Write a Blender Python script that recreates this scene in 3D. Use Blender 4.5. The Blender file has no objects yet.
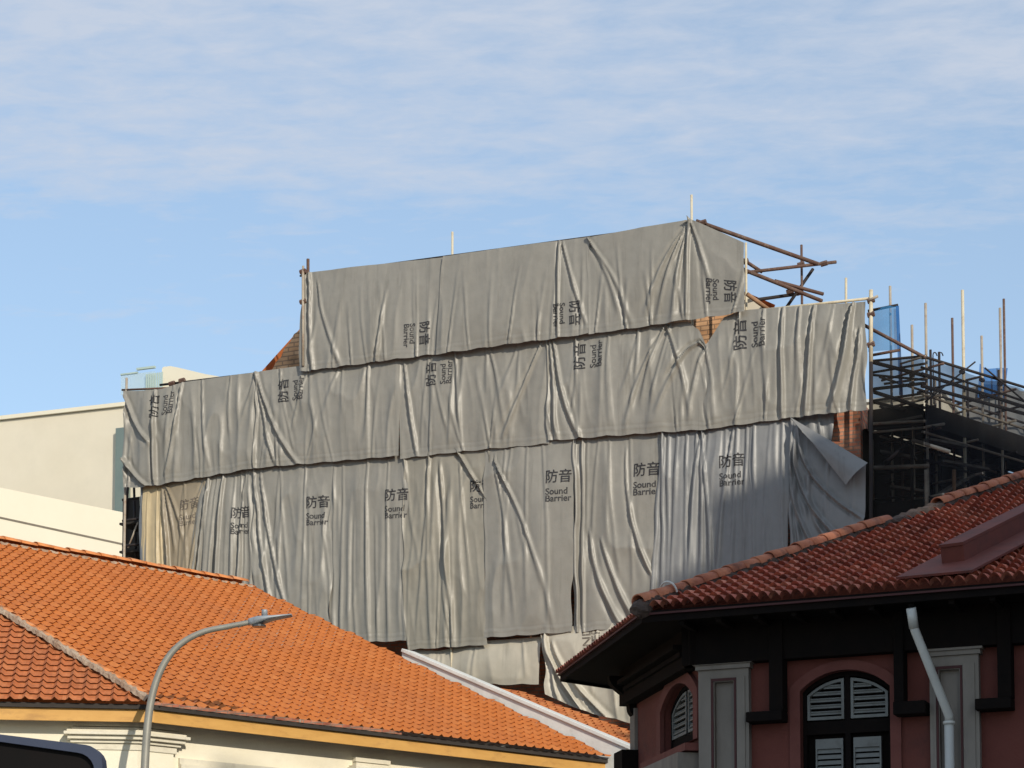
import bpy, bmesh, math, random
import numpy as np
from mathutils import Vector, Matrix
SC = bpy.context.scene
COL = SC.collection
R = math.radians
# ------------------------------------------------------------------ camera
F = 2100.0; PITCH = R(4.0); CAMZ = 1.6; CY = 873.0
cd = bpy.data.cameras.new('camera'); cam = bpy.data.objects.new('camera', cd); COL.objects.link(cam)
cam.location = (0, 0, CAMZ); cam.rotation_euler = (R(90) + PITCH, 0, 0)
cd.sensor_width = 36; cd.lens = F / 1024 * 36; cd.shift_y = (CY - 384) / 1024
cd.clip_start = 0.1; cd.clip_end = 6000
SC.camera = cam
# ------------------------------------------------------------------ light
SUN_AZ = R(25); SUN_EL = R(23)          # azimuth measured from straight behind the camera towards the right
TOSUN = Vector((math.sin(SUN_AZ) * math.cos(SUN_EL), -math.cos(SUN_AZ) * math.cos(SUN_EL), math.sin(SUN_EL)))
ld = bpy.data.lights.new('sun', 'SUN'); lo = bpy.data.objects.new('sun', ld); COL.objects.link(lo)
lo.rotation_euler = TOSUN.to_track_quat('Z', 'Y').to_euler()
ld.energy = 2.7; ld.angle = R(0.5); ld.color = (1.0, 0.91, 0.77)
W = bpy.data.worlds.new('World'); SC.world = W; W.use_nodes = True
nt = W.node_tree; nt.nodes.clear()
def N(nt, typ, **kw):
    n = nt.nodes.new(typ)
    for k, v in kw.items():
        if k.startswith('_'): n.inputs[k[1:]].default_value = v
        else: setattr(n, k, v)
    return n
def math_n(nt, op, a, b=None, c=None, clamp=False):
    n = nt.nodes.new('ShaderNodeMath'); n.operation = op; n.use_clamp = clamp
    for i, v in enumerate((a, b, c)):
        if v is None: continue
        if isinstance(v, (int, float)): n.inputs[i].default_value = v
        else: nt.links.new(v, n.inputs[i])
    return n.outputs[0]
sky = N(nt, 'ShaderNodeTexSky'); sky.sky_type = 'NISHITA'; sky.sun_disc = False
sky.sun_elevation = SUN_EL; sky.sun_rotation = math.pi - SUN_AZ
sky.air_density = 1.0; sky.dust_density = 0.6; sky.ozone_density = 2.0
tc = N(nt, 'ShaderNodeTexCoord'); sp = N(nt, 'ShaderNodeSeparateXYZ'); nt.links.new(tc.outputs['Generated'], sp.inputs[0])
zc = math_n(nt, 'MAXIMUM', sp.outputs[2], 0.03)
cx = math_n(nt, 'DIVIDE', sp.outputs[0], zc); cy = math_n(nt, 'DIVIDE', sp.outputs[1], zc)
cb = N(nt, 'ShaderNodeCombineXYZ'); nt.links.new(math_n(nt, 'ADD', math_n(nt, 'MULTIPLY', cx, 0.62), math_n(nt, 'MULTIPLY', cy, 0.12)), cb.inputs[0]); nt.links.new(cy, cb.inputs[1])
def noise_w(scale, detail, rough, vec, dist=0.0):
    n = N(nt, 'ShaderNodeTexNoise'); n.inputs['Scale'].default_value = scale; n.inputs['Detail'].default_value = detail
    n.inputs['Roughness'].default_value = rough; n.inputs['Distortion'].default_value = dist
    nt.links.new(vec, n.inputs['Vector']); return n.outputs[0]
def ramp(nt, fac, stops):
    r = nt.nodes.new('ShaderNodeValToRGB'); nt.links.new(fac, r.inputs[0]); el = r.color_ramp.elements
    while len(el) < len(stops): el.new(0.5)
    for e, (p, c) in zip(el, stops):
        e.position = p; e.color = (c, c, c, 1) if isinstance(c, (int, float)) else (*c, 1)
    return r.outputs[0]
n1 = noise_w(1.6, 8, 0.58, cb.outputs[0], 0.4)
n2 = noise_w(17.0, 9, 0.62, cb.outputs[0], 0.25)
cl = math_n(nt, 'ADD', math_n(nt, 'MULTIPLY', n1, 0.56), math_n(nt, 'MULTIPLY', n2, 0.44))
el_m = ramp(nt, sp.outputs[2], [(0.0, 0.14), (0.26, 0.03), (0.335, 0.03), (0.385, 0.21), (0.45, 0.25), (1.0, 0.2)])
cl2 = math_n(nt, 'ADD', cl, el_m)
cmask = ramp(nt, cl2, [(0.58, 0.0), (0.80, 1.0)])
skm = N(nt, 'ShaderNodeMixRGB'); skm.blend_type = 'MULTIPLY'; skm.inputs[0].default_value = 1
nt.links.new(sky.outputs[0], skm.inputs[1]); skm.inputs[2].default_value = (0.97, 1.01, 0.99, 1)
vl = N(nt, 'ShaderNodeMixRGB'); vl.inputs[0].default_value = 0.40; nt.links.new(skm.outputs[0], vl.inputs[1]); vl.inputs[2].default_value = (2.5, 3.0, 3.6, 1)
mx = N(nt, 'ShaderNodeMixRGB'); nt.links.new(vl.outputs[0], mx.inputs[1])
mx.inputs[2].default_value = (3.0, 3.32, 3.9, 1)
nt.links.new(math_n(nt, 'MULTIPLY', cmask, 0.85), mx.inputs[0])
bg = N(nt, 'ShaderNodeBackground'); bg.inputs[1].default_value = 0.138; nt.links.new(mx.outputs[0], bg.inputs[0])
wo = N(nt, 'ShaderNodeOutputWorld'); nt.links.new(bg.outputs[0], wo.inputs[0])
SC.view_settings.view_transform = 'Standard'; SC.view_settings.look = 'None'
SC.view_settings.exposure = 0.5; SC.view_settings.gamma = 1.0; SC.view_settings.use_curve_mapping = False
SC.cycles.max_bounces = 6; SC.cycles.transparent_max_bounces = 24

# ------------------------------------------------------------------ measuring helpers
def ray(px, py):
    a = (px - 512) / F; b = (CY - py) / F
    return Vector((a, math.cos(PITCH) - b * math.sin(PITCH), math.sin(PITCH) + b * math.cos(PITCH)))
C0 = Vector((0, 0, CAMZ))
def hit(px, py, p0, n):
    d = ray(px, py); t = (Vector(p0) - C0).dot(n) / d.dot(n); return C0 + d * t
def at_y(px, py, Y):
    d = ray(px, py); return C0 + d * (Y / d.y)
def V2(x, y): return Vector((x, y, 0)).normalized()
class Frame:
    """vertical plane: u along it (to the right seen from outside), w outward"""
    def __init__(s, o, u):
        s.o = Vector((o[0], o[1], 0)); s.u = V2(u[0], u[1]); s.w = Vector((s.u.y, -s.u.x, 0))
    def P(s, a, z, d=0): return s.o + s.u * a + s.w * d + Vector((0, 0, z))
    def px(s, px, py, d=0):
        h = hit(px, py, s.o + s.w * d, s.w); return ((h - s.o).dot(s.u), h.z)
    def pt(s, px, py, d=0): a, z = s.px(px, py, d); return s.P(a, z, d)

# ------------------------------------------------------------------ materials
MATS = {}
def mat(name, col, rough=0.8, col2=None, nscale=3.0, nstretch=(1, 1, 1), contrast=0.5, bump=0.0, bscale=30.0, spec=0.3,
        metal=0.0, dirt=None, dscale=1.5, damt=0.5):
    m = bpy.data.materials.new(name); m.use_nodes = True; nt = m.node_tree; b = nt.nodes['Principled BSDF']
    b.inputs['Roughness'].default_value = rough; b.inputs['Metallic'].default_value = metal
    b.inputs['Specular IOR Level'].default_value = spec
    tc = N(nt, 'ShaderNodeTexCoord'); mp = N(nt, 'ShaderNodeMapping'); mp.inputs['Scale'].default_value = nstretch
    nt.links.new(tc.outputs['Object'], mp.inputs[0])
    ns = N(nt, 'ShaderNodeTexNoise'); ns.inputs['Scale'].default_value = nscale; ns.inputs['Detail'].default_value = 6
    ns.inputs['Roughness'].default_value = 0.65
    nt.links.new(mp.outputs[0], ns.inputs['Vector'])
    f = ramp(nt, ns.outputs[0], [(0.5 - contrast * 0.4, 0.0), (0.5 + contrast * 0.4, 1.0)])
    m1 = N(nt, 'ShaderNodeMixRGB'); nt.links.new(f, m1.inputs[0]); m1.inputs[1].default_value = (*col, 1)
    c2 = col2 or tuple(c * 0.8 for c in col); m1.inputs[2].default_value = (*c2, 1)
    out = m1.outputs[0]
    if dirt:
        ds = N(nt, 'ShaderNodeTexNoise'); ds.inputs['Scale'].default_value = dscale; ds.inputs['Detail'].default_value = 8
        ds.inputs['Roughness'].default_value = 0.7; nt.links.new(mp.outputs[0], ds.inputs['Vector'])
        g = ramp(nt, ds.outputs[0], [(0.52, 0.0), (0.72, 1.0)])
        m2 = N(nt, 'ShaderNodeMixRGB'); nt.links.new(math_n(nt, 'MULTIPLY', g, damt), m2.inputs[0])
        nt.links.new(out, m2.inputs[1]); m2.inputs[2].default_value = (*dirt, 1); out = m2.outputs[0]
    nt.links.new(out, b.inputs['Base Color'])
    if bump:
        bn = N(nt, 'ShaderNodeTexNoise'); bn.inputs['Scale'].default_value = bscale; bn.inputs['Detail'].default_value = 5
        nt.links.new(tc.outputs['Object'], bn.inputs['Vector'])
        bp = N(nt, 'ShaderNodeBump'); bp.inputs['Strength'].default_value = bump; bp.inputs['Distance'].default_value = 0.02
        nt.links.new(bn.outputs[0], bp.inputs['Height']); nt.links.new(bp.outputs[0], b.inputs['Normal'])
    MATS[name] = m; return m
def tile_mat(name, cols, dirt, damt=0.5, dscale=1.2, fine=(0.72, 1.1)):
    """roof tile clay: a colour per tile from the tile's own UV cell, plus stains"""
    m = bpy.data.materials.new(name); m.use_nodes = True; nt = m.node_tree; b = nt.nodes['Principled BSDF']
    b.inputs['Roughness'].default_value = 0.75; b.inputs['Specular IOR Level'].default_value = 0.25
    uv = N(nt, 'ShaderNodeUVMap'); fl = N(nt, 'ShaderNodeVectorMath', operation='FLOOR'); nt.links.new(uv.outputs[0], fl.inputs[0])
    wn = N(nt, 'ShaderNodeTexWhiteNoise'); wn.noise_dimensions = '2D'; nt.links.new(fl.outputs[0], wn.inputs['Vector'])
    r = nt.nodes.new('ShaderNodeValToRGB'); nt.links.new(wn.outputs['Value'], r.inputs[0]); el = r.color_ramp.elements
    while len(el) < len(cols): el.new(0.5)
    for i, (e, c) in enumerate(zip(el, cols)): e.position = i / (len(cols) - 1); e.color = (*c, 1)
    tc = N(nt, 'ShaderNodeTexCoord')
    ds = N(nt, 'ShaderNodeTexNoise'); ds.inputs['Scale'].default_value = dscale; ds.inputs['Detail'].default_value = 8
    ds.inputs['Roughness'].default_value = 0.72; nt.links.new(tc.outputs['Object'], ds.inputs['Vector'])
    g = ramp(nt, ds.outputs[0], [(0.48, 0.0), (0.70, 1.0)])
    m2 = N(nt, 'ShaderNodeMixRGB'); nt.links.new(math_n(nt, 'MULTIPLY', g, damt), m2.inputs[0])
    nt.links.new(r.outputs[0], m2.inputs[1]); m2.inputs[2].default_value = (*dirt, 1)
    fs = N(nt, 'ShaderNodeTexNoise'); fs.inputs['Scale'].default_value = 14; fs.inputs['Detail'].default_value = 6
    nt.links.new(tc.outputs['Object'], fs.inputs['Vector'])
    m3 = N(nt, 'ShaderNodeMixRGB'); m3.blend_type = 'MULTIPLY'; m3.inputs[0].default_value = 1
    nt.links.new(m2.outputs[0], m3.inputs[1]); nt.links.new(ramp(nt, fs.outputs[0], [(0.25, fine[0]), (0.7, fine[1])]), m3.inputs[2])
    nt.links.new(m3.outputs[0], b.inputs['Base Color'])
    MATS[name] = m; return m
def cloth_mat(name, col, stain, stain_amt=0.35, rough=0.42, streak=None):
    m = bpy.data.materials.new(name); m.use_nodes = True; nt = m.node_tree; b = nt.nodes['Principled BSDF']
    b.inputs['Roughness'].default_value = rough; b.inputs['Specular IOR Level'].default_value = 0.42
    tc = N(nt, 'ShaderNodeTexCoord'); mp = N(nt, 'ShaderNodeMapping'); mp.inputs['Scale'].default_value = (1.0, 1.0, 0.35)
    nt.links.new(tc.outputs['Object'], mp.inputs[0])
    ds = N(nt, 'ShaderNodeTexNoise'); ds.inputs['Scale'].default_value = 1.1; ds.inputs['Detail'].default_value = 9
    ds.inputs['Roughness'].default_value = 0.68; nt.links.new(mp.outputs[0], ds.inputs['Vector'])
    g = ramp(nt, ds.outputs[0], [(0.40, 0.0), (0.72, 1.0)])
    m1 = N(nt, 'ShaderNodeMixRGB'); nt.links.new(math_n(nt, 'MULTIPLY', g, stain_amt), m1.inputs[0])
    m1.inputs[1].default_value = (*col, 1); m1.inputs[2].default_value = (*stain, 1)
    sp = N(nt, 'ShaderNodeTexNoise'); sp.inputs['Scale'].default_value = 5; sp.inputs['Detail'].default_value = 5
    nt.links.new(tc.outputs['Object'], sp.inputs['Vector'])
    sg = ramp(nt, sp.outputs[0], [(0.30, 0.94), (0.66, 1.03)])
    m2 = N(nt, 'ShaderNodeMixRGB'); m2.blend_type = 'MULTIPLY'; m2.inputs[0].default_value = 1
    nt.links.new(m1.outputs[0], m2.inputs[1]); nt.links.new(sg, m2.inputs[2])
    # pale scuffs
    sc = N(nt, 'ShaderNodeTexNoise'); sc.inputs['Scale'].default_value = 2.3; sc.inputs['Detail'].default_value = 10; sc.inputs['Roughness'].default_value = 0.8
    mp2 = N(nt, 'ShaderNodeMapping'); mp2.inputs['Scale'].default_value = (1.6, 1.6, 0.5); mp2.inputs['Location'].default_value = (7, 3, 1)
    nt.links.new(tc.outputs['Object'], mp2.inputs[0]); nt.links.new(mp2.outputs[0], sc.inputs['Vector'])
    m3 = N(nt, 'ShaderNodeMixRGB'); nt.links.new(math_n(nt, 'MULTIPLY', ramp(nt, sc.outputs[0], [(0.62, 0), (0.72, 1)]), 0.45), m3.inputs[0])
    nt.links.new(m2.outputs[0], m3.inputs[1]); m3.inputs[2].default_value = (*[min(.6, c * 1.45) for c in col], 1)
    nt.links.new(m3.outputs[0], b.inputs['Base Color'])
    mp3 = N(nt, 'ShaderNodeMapping'); mp3.inputs['Scale'].default_value = (1.0, 1.0, 0.22); nt.links.new(tc.outputs['Object'], mp3.inputs[0])
    bn = N(nt, 'ShaderNodeTexNoise'); bn.noise_type = 'RIDGED_MULTIFRACTAL'; bn.inputs['Scale'].default_value = 3.2; bn.inputs['Detail'].default_value = 4; bn.inputs['Roughness'].default_value = 0.45
    bn.inputs['Distortion'].default_value = 0.35; nt.links.new(mp3.outputs[0], bn.inputs['Vector'])
    b2 = N(nt, 'ShaderNodeTexNoise'); b2.inputs['Scale'].default_value = 7; b2.inputs['Detail'].default_value = 5; nt.links.new(tc.outputs['Object'], b2.inputs['Vector'])
    bp = N(nt, 'ShaderNodeBump'); bp.inputs['Strength'].default_value = 0.4; bp.inputs['Distance'].default_value = 0.035
    nt.links.new(math_n(nt, 'ADD', bn.outputs[0], math_n(nt, 'MULTIPLY', b2.outputs[0], 0.35)), bp.inputs['Height']); nt.links.new(bp.outputs[0], b.inputs['Normal'])
    # grimy run-off streaks
    mp4 = N(nt, 'ShaderNodeMapping'); mp4.inputs['Scale'].default_value = (2.2, 2.2, 0.12); mp4.inputs['Location'].default_value = (3, 1, 5); nt.links.new(tc.outputs['Object'], mp4.inputs[0])
    st = N(nt, 'ShaderNodeTexNoise'); st.inputs['Scale'].default_value = 3.0; st.inputs['Detail'].default_value = 8; st.inputs['Roughness'].default_value = 0.7; nt.links.new(mp4.outputs[0], st.inputs['Vector'])
    m4 = N(nt, 'ShaderNodeMixRGB'); nt.links.new(math_n(nt, 'MULTIPLY', ramp(nt, st.outputs[0], [(0.55, 0), (0.72, 1)]), 0.45), m4.inputs[0])
    nt.links.new(m3.outputs[0], m4.inputs[1]); m4.inputs[2].default_value = (*[c * 0.62 for c in stain], 1); nt.links.new(m4.outputs[0], b.inputs['Base Color'])
    MATS[name] = m; return m
def brick_mat(name, c1, c2, mortar, scale=1.0):
    m = bpy.data.materials.new(name); m.use_nodes = True; nt = m.node_tree; b = nt.nodes['Principled BSDF']
    b.inputs['Roughness'].default_value = 0.9
    uv = N(nt, 'ShaderNodeUVMap'); br = N(nt, 'ShaderNodeTexBrick'); nt.links.new(uv.outputs[0], br.inputs['Vector'])
    br.inputs['Color1'].default_value = (*c1, 1); br.inputs['Color2'].default_value = (*c2, 1); br.inputs['Mortar'].default_value = (*mortar, 1)
    br.inputs['Scale'].default_value = scale; br.inputs['Mortar Size'].default_value = 0.012; br.inputs['Brick Width'].default_value = 0.24; br.inputs['Row Height'].default_value = 0.08
    tc = N(nt, 'ShaderNodeTexCoord'); ns = N(nt, 'ShaderNodeTexNoise'); ns.inputs['Scale'].default_value = 2.5; ns.inputs['Detail'].default_value = 8
    nt.links.new(tc.outputs['Object'], ns.inputs['Vector'])
    m2 = N(nt, 'ShaderNodeMixRGB'); m2.blend_type = 'MULTIPLY'; m2.inputs[0].default_value = 1
    nt.links.new(br.outputs[0], m2.inputs[1]); nt.links.new(ramp(nt, ns.outputs[0], [(0.3, 0.5), (0.65, 1.1)]), m2.inputs[2])
    nt.links.new(m2.outputs[0], b.inputs['Base Color'])
    bp = N(nt, 'ShaderNodeBump'); bp.inputs['Strength'].default_value = 0.6; bp.inputs['Distance'].default_value = 0.01
    nt.links.new(br.outputs['Fac'], bp.inputs['Height']); bp.invert = True; nt.links.new(bp.outputs[0], b.inputs['Normal'])
    MATS[name] = m; return m
def net_mat(name, col, alpha, mesh=0.0):
    m = bpy.data.materials.new(name); m.use_nodes = True; nt = m.node_tree; b = nt.nodes['Principled BSDF']
    b.inputs['Base Color'].default_value = (*col, 1); b.inputs['Roughness'].default_value = 0.8; b.inputs['Specular IOR Level'].default_value = 0.1
    tc = N(nt, 'ShaderNodeTexCoord'); ns = N(nt, 'ShaderNodeTexNoise'); ns.inputs['Scale'].default_value = 1.3; ns.inputs['Detail'].default_value = 5
    nt.links.new(tc.outputs['Object'], ns.inputs['Vector'])
    nt.links.new(ramp(nt, ns.outputs[0], [(0.3, max(0, alpha - 0.12)), (0.7, min(1, alpha + 0.12))]), b.inputs['Alpha'])
    MATS[name] = m; return m

TARP = (0.246, 0.236, 0.208)
cloth_mat('tarp_grey', TARP, (0.185, 0.172, 0.142), 0.4)
cloth_mat('tarp_grey_worn', (0.25, 0.235, 0.195), (0.21, 0.19, 0.15), 0.5)
cloth_mat('tarp_beige', (0.46, 0.37, 0.22), (0.40, 0.32, 0.2), 0.5)
cloth_mat('tarp_brown', (0.24, 0.20, 0.14), (0.22, 0.18, 0.12), 0.6)
cloth_mat('tarp_pale', (0.43, 0.40, 0.33), (0.38, 0.35, 0.28), 0.5)
cloth_mat('tarp_cool', (0.205, 0.208, 0.208), (0.15, 0.152, 0.152), 0.4)  # cooler copy of the grey; paints shade into the lower right sheets
def ink_mat(name, col, lo_, hi_):
    m = mat(name, col, 0.7, tuple(c * 1.8 for c in col), 6); nt = m.node_tree; b = nt.nodes['Principled BSDF']
    tc = N(nt, 'ShaderNodeTexCoord'); ns = N(nt, 'ShaderNodeTexNoise'); ns.inputs['Scale'].default_value = 11; ns.inputs['Detail'].default_value = 8; ns.inputs['Roughness'].default_value = 0.75
    nt.links.new(tc.outputs['Object'], ns.inputs['Vector']); nt.links.new(ramp(nt, ns.outputs[0], [(0.36, lo_), (0.52, hi_)]), b.inputs['Alpha'])
ink_mat('ink', (0.03, 0.03, 0.032), 0.35, 1.0)
ink_mat('ink_faded', (0.10, 0.085, 0.07), 0.1, 0.75)
tile_mat('orange_tile', [(0.49, 0.15, 0.033), (0.52, 0.165, 0.04), (0.47, 0.143, 0.032), (0.54, 0.185, 0.05)], (0.36, 0.12, 0.045), 0.45, .5, (.86, 1.06))
tile_mat('orange_tile_b', [(0.44, 0.14, 0.05), (0.50, 0.165, 0.06), (0.41, 0.125, 0.042), (0.52, 0.185, 0.07)], (0.38, 0.15, 0.07), 0.5)
tile_mat('old_tile', [(0.46, 0.125, 0.08), (0.56, 0.18, 0.11), (0.30, 0.08, 0.055), (0.62, 0.24, 0.16), (0.50, 0.14, 0.09), (0.42, 0.13, 0.09)], (0.09, 0.04, 0.035), 0.7, 1.6)
tile_mat('far_tile', [(0.52, 0.17, 0.05), (0.60, 0.23, 0.08), (0.44, 0.13, 0.04)], (0.3, 0.10, 0.045), 0.5)
mat('cap_orange', (0.50, 0.17, 0.05), 0.8, (0.62, 0.25, 0.09), 5, dirt=(0.42, 0.33, 0.24), dscale=3, damt=0.55, bump=0.5)
mat('cap_old', (0.50, 0.20, 0.11), 0.85, (0.30, 0.10, 0.06), 3, dirt=(0.05, 0.03, 0.025), dscale=1.9, damt=0.95, bump=0.5)
mat('mortar', (0.45, 0.36, 0.27), 0.95, (0.22, 0.13, 0.08), 6, bump=0.8)
mat('pipe_strap', (0.2, 0.2, 0.19), 0.6)
mat('mortar_dark', (0.10, 0.07, 0.06), 0.95, (0.05, 0.04, 0.035), 6, bump=0.8)
mat('ochre_paint', (0.60, 0.34, 0.10), 0.6, (0.52, 0.28, 0.075), 2, (1, 1, 3), dirt=(0.25, 0.12, 0.05), dscale=2.6, damt=0.45)
mat('cream_wall', (0.80, 0.75, 0.60), 0.9, (0.74, 0.68, 0.53), 1.2, dirt=(0.5, 0.45, 0.34), dscale=1.1, damt=0.3, bump=0.2)
mat('cream_trim', (0.70, 0.66, 0.54), 0.85, (0.62, 0.57, 0.45), 2.0, dirt=(0.35, 0.31, 0.25), dscale=3.5, damt=0.4)
mat('eave_shade_dark', (0.05, 0.045, 0.04), 0.9, (0.035, 0.03, 0.028), 3)  # dark colour of the painted shadow line under the tile edge
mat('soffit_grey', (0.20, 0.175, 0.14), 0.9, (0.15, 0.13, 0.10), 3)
mat('coping_white', (0.66, 0.67, 0.64), 0.85, (0.55, 0.56, 0.54), 2.5, dirt=(0.30, 0.30, 0.28), dscale=1.6, damt=0.65, bump=0.2)
mat('far_cream', (0.68, 0.62, 0.50), 0.9, (0.61, 0.55, 0.43), 0.25, dirt=(0.52, 0.48, 0.39), dscale=0.12, damt=0.5)
mat('far_pale', (0.72, 0.67, 0.54), 0.9, (0.68, 0.63, 0.5), 0.3, dirt=(0.66, 0.6, 0.48), dscale=0.4, damt=0.3)
mat('green_glass', (0.16, 0.20, 0.18), 0.3, (0.13, 0.17, 0.16), 1.0, spec=0.6)
mat('fence_green', (0.42, 0.52, 0.48), 0.5, (0.36, 0.46, 0.43), 3)
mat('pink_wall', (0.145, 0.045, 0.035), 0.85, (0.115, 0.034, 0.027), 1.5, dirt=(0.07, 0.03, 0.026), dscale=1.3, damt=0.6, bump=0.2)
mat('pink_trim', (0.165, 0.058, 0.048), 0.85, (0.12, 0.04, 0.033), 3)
mat('grey_plaster', (0.24, 0.215, 0.19), 0.85, (0.18, 0.16, 0.14), 2.0, (1, 1, .4), dirt=(0.10, 0.085, 0.075), dscale=2.2, damt=0.5)
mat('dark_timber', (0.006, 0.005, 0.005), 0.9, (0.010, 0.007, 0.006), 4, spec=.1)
mat('shutter_grey', (0.19, 0.20, 0.195), 0.65, (0.15, 0.155, 0.15), 5, dirt=(.1, .1, .09), dscale=5, damt=.5)
mat('pipe_white', (0.56, 0.57, 0.55), 0.4, (0.46, 0.47, 0.45), 2, dirt=(0.3, 0.3, 0.27), damt=0.5, spec=0.5)
mat('red_metal', (0.17, 0.048, 0.036), 0.75, (0.11, 0.036, 0.03), 3, dirt=(0.08, 0.035, 0.03), damt=0.7)
mat('maroon_box', (0.07, 0.02, 0.02), 0.6, (0.05, 0.015, 0.015), 3)
mat('galv', (0.40, 0.38, 0.33), 0.45, (0.30, 0.28, 0.24), 8, metal=0.4, dirt=(0.2, 0.12, 0.07), dscale=4, damt=0.4)
mat('lamp_pole_grey', (0.30, 0.29, 0.25), 0.5, (0.24, 0.23, 0.20), 5, metal=0.3)
mat('lamp_head_grey', (0.30, 0.33, 0.36), 0.45, (0.26, 0.28, 0.3), 6, metal=0.2)
mat('lamp_lens', (0.05, 0.05, 0.05), 0.2, spec=0.6)
mat('tube_grey', (0.42, 0.38, 0.31), 0.6, (0.30, 0.24, 0.18), 3, dirt=(0.22, 0.09, 0.05), dscale=5, damt=0.7)
mat('tube_rust', (0.13, 0.085, 0.065), 0.8, (0.10, 0.05, 0.038), 6, dirt=(0.34, 0.26, 0.2), dscale=7, damt=0.5)
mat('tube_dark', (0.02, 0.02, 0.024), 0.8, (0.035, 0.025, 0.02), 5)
mat('tube_cream', (0.62, 0.56, 0.42), 0.6, (0.5, 0.43, 0.3), 5, dirt=(0.25, 0.15, 0.08), dscale=5, damt=0.5)
mat('plank', (0.36, 0.21, 0.12), 0.9, (0.24, 0.13, 0.07), 4, (1, 1, 4))
mat('plank_grey', (0.20, 0.18, 0.15), 0.9, (0.10, 0.085, 0.07), 5, (1, 1, 4))
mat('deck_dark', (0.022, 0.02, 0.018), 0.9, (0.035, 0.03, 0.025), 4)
mat('shaded_interior', (0.035, 0.033, 0.03), 0.95, (0.055, 0.05, 0.042), 0.9)  # near-black that paints shade into the scaffold interiors
brick_mat('red_brick', (0.46, 0.14, 0.08), (0.60, 0.27, 0.16), (0.30, 0.22, 0.17))
brick_mat('tan_brick', (0.62, 0.33, 0.16), (0.72, 0.44, 0.25), (0.36, 0.22, 0.13))
net_mat('net_black', (0.010, 0.011, 0.015), 0.54)
net_mat('net_dense', (0.012, 0.012, 0.012), 0.64)
net_mat('net_blue', (0.045, 0.20, 0.42), 0.55)
net_mat('net_blue_dense', (0.03, 0.13, 0.36), 0.85)
mat('sign_frame', (0.035, 0.045, 0.08), 0.55, (0.03, 0.04, 0.07), 5, spec=0.3)
mat('sign_face', (0.003, 0.003, 0.003), 0.6, (0.006, 0.004, 0.004), 3, spec=0.1)
mat('asphalt', (0.05, 0.05, 0.05), 0.95, (0.065, 0.063, 0.06), 2, bump=0.3)
mat('paving', (0.25, 0.24, 0.22), 0.95, (0.20, 0.19, 0.17), 2)
mat('concrete_tower', (0.4, 0.39, 0.37), 0.9, (0.35, 0.34, 0.32), 0.6)
mat('white_paint', (0.8, 0.8, 0.78), 0.7)

# ------------------------------------------------------------------ object helpers
def tag(o, label=None, cat=None, group=None, kind=None):
    if label: o['label'] = label
    if cat: o['category'] = cat
    if group: o['group'] = group
    if kind: o['kind'] = kind
    return o
def empty(name, loc, label, cat, group=None):
    o = bpy.data.objects.new(name, None); COL.objects.link(o); o.location = loc; o.empty_display_size = 0.3
    return tag(o, label, cat, group)
def link_mesh(name, me, m, parent=None, smooth=False):
    o = bpy.data.objects.new(name, me); COL.objects.link(o)
    if m: me.materials.append(MATS[m])
    if smooth: me.polygons.foreach_set('use_smooth', [True] * len(me.polygons))
    if parent:
        o.parent = parent; bpy.context.view_layer.update() if False else None
        o.matrix_parent_inverse = Matrix.Translation(-world_loc(parent))
    return o
def world_loc(o):
    v = Vector(o.location)
    if o.parent: v = Vector((0, 0, 0)) if o.type == 'MESH' else v
    return v if o.type == 'EMPTY' else Vector((0, 0, 0))
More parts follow.
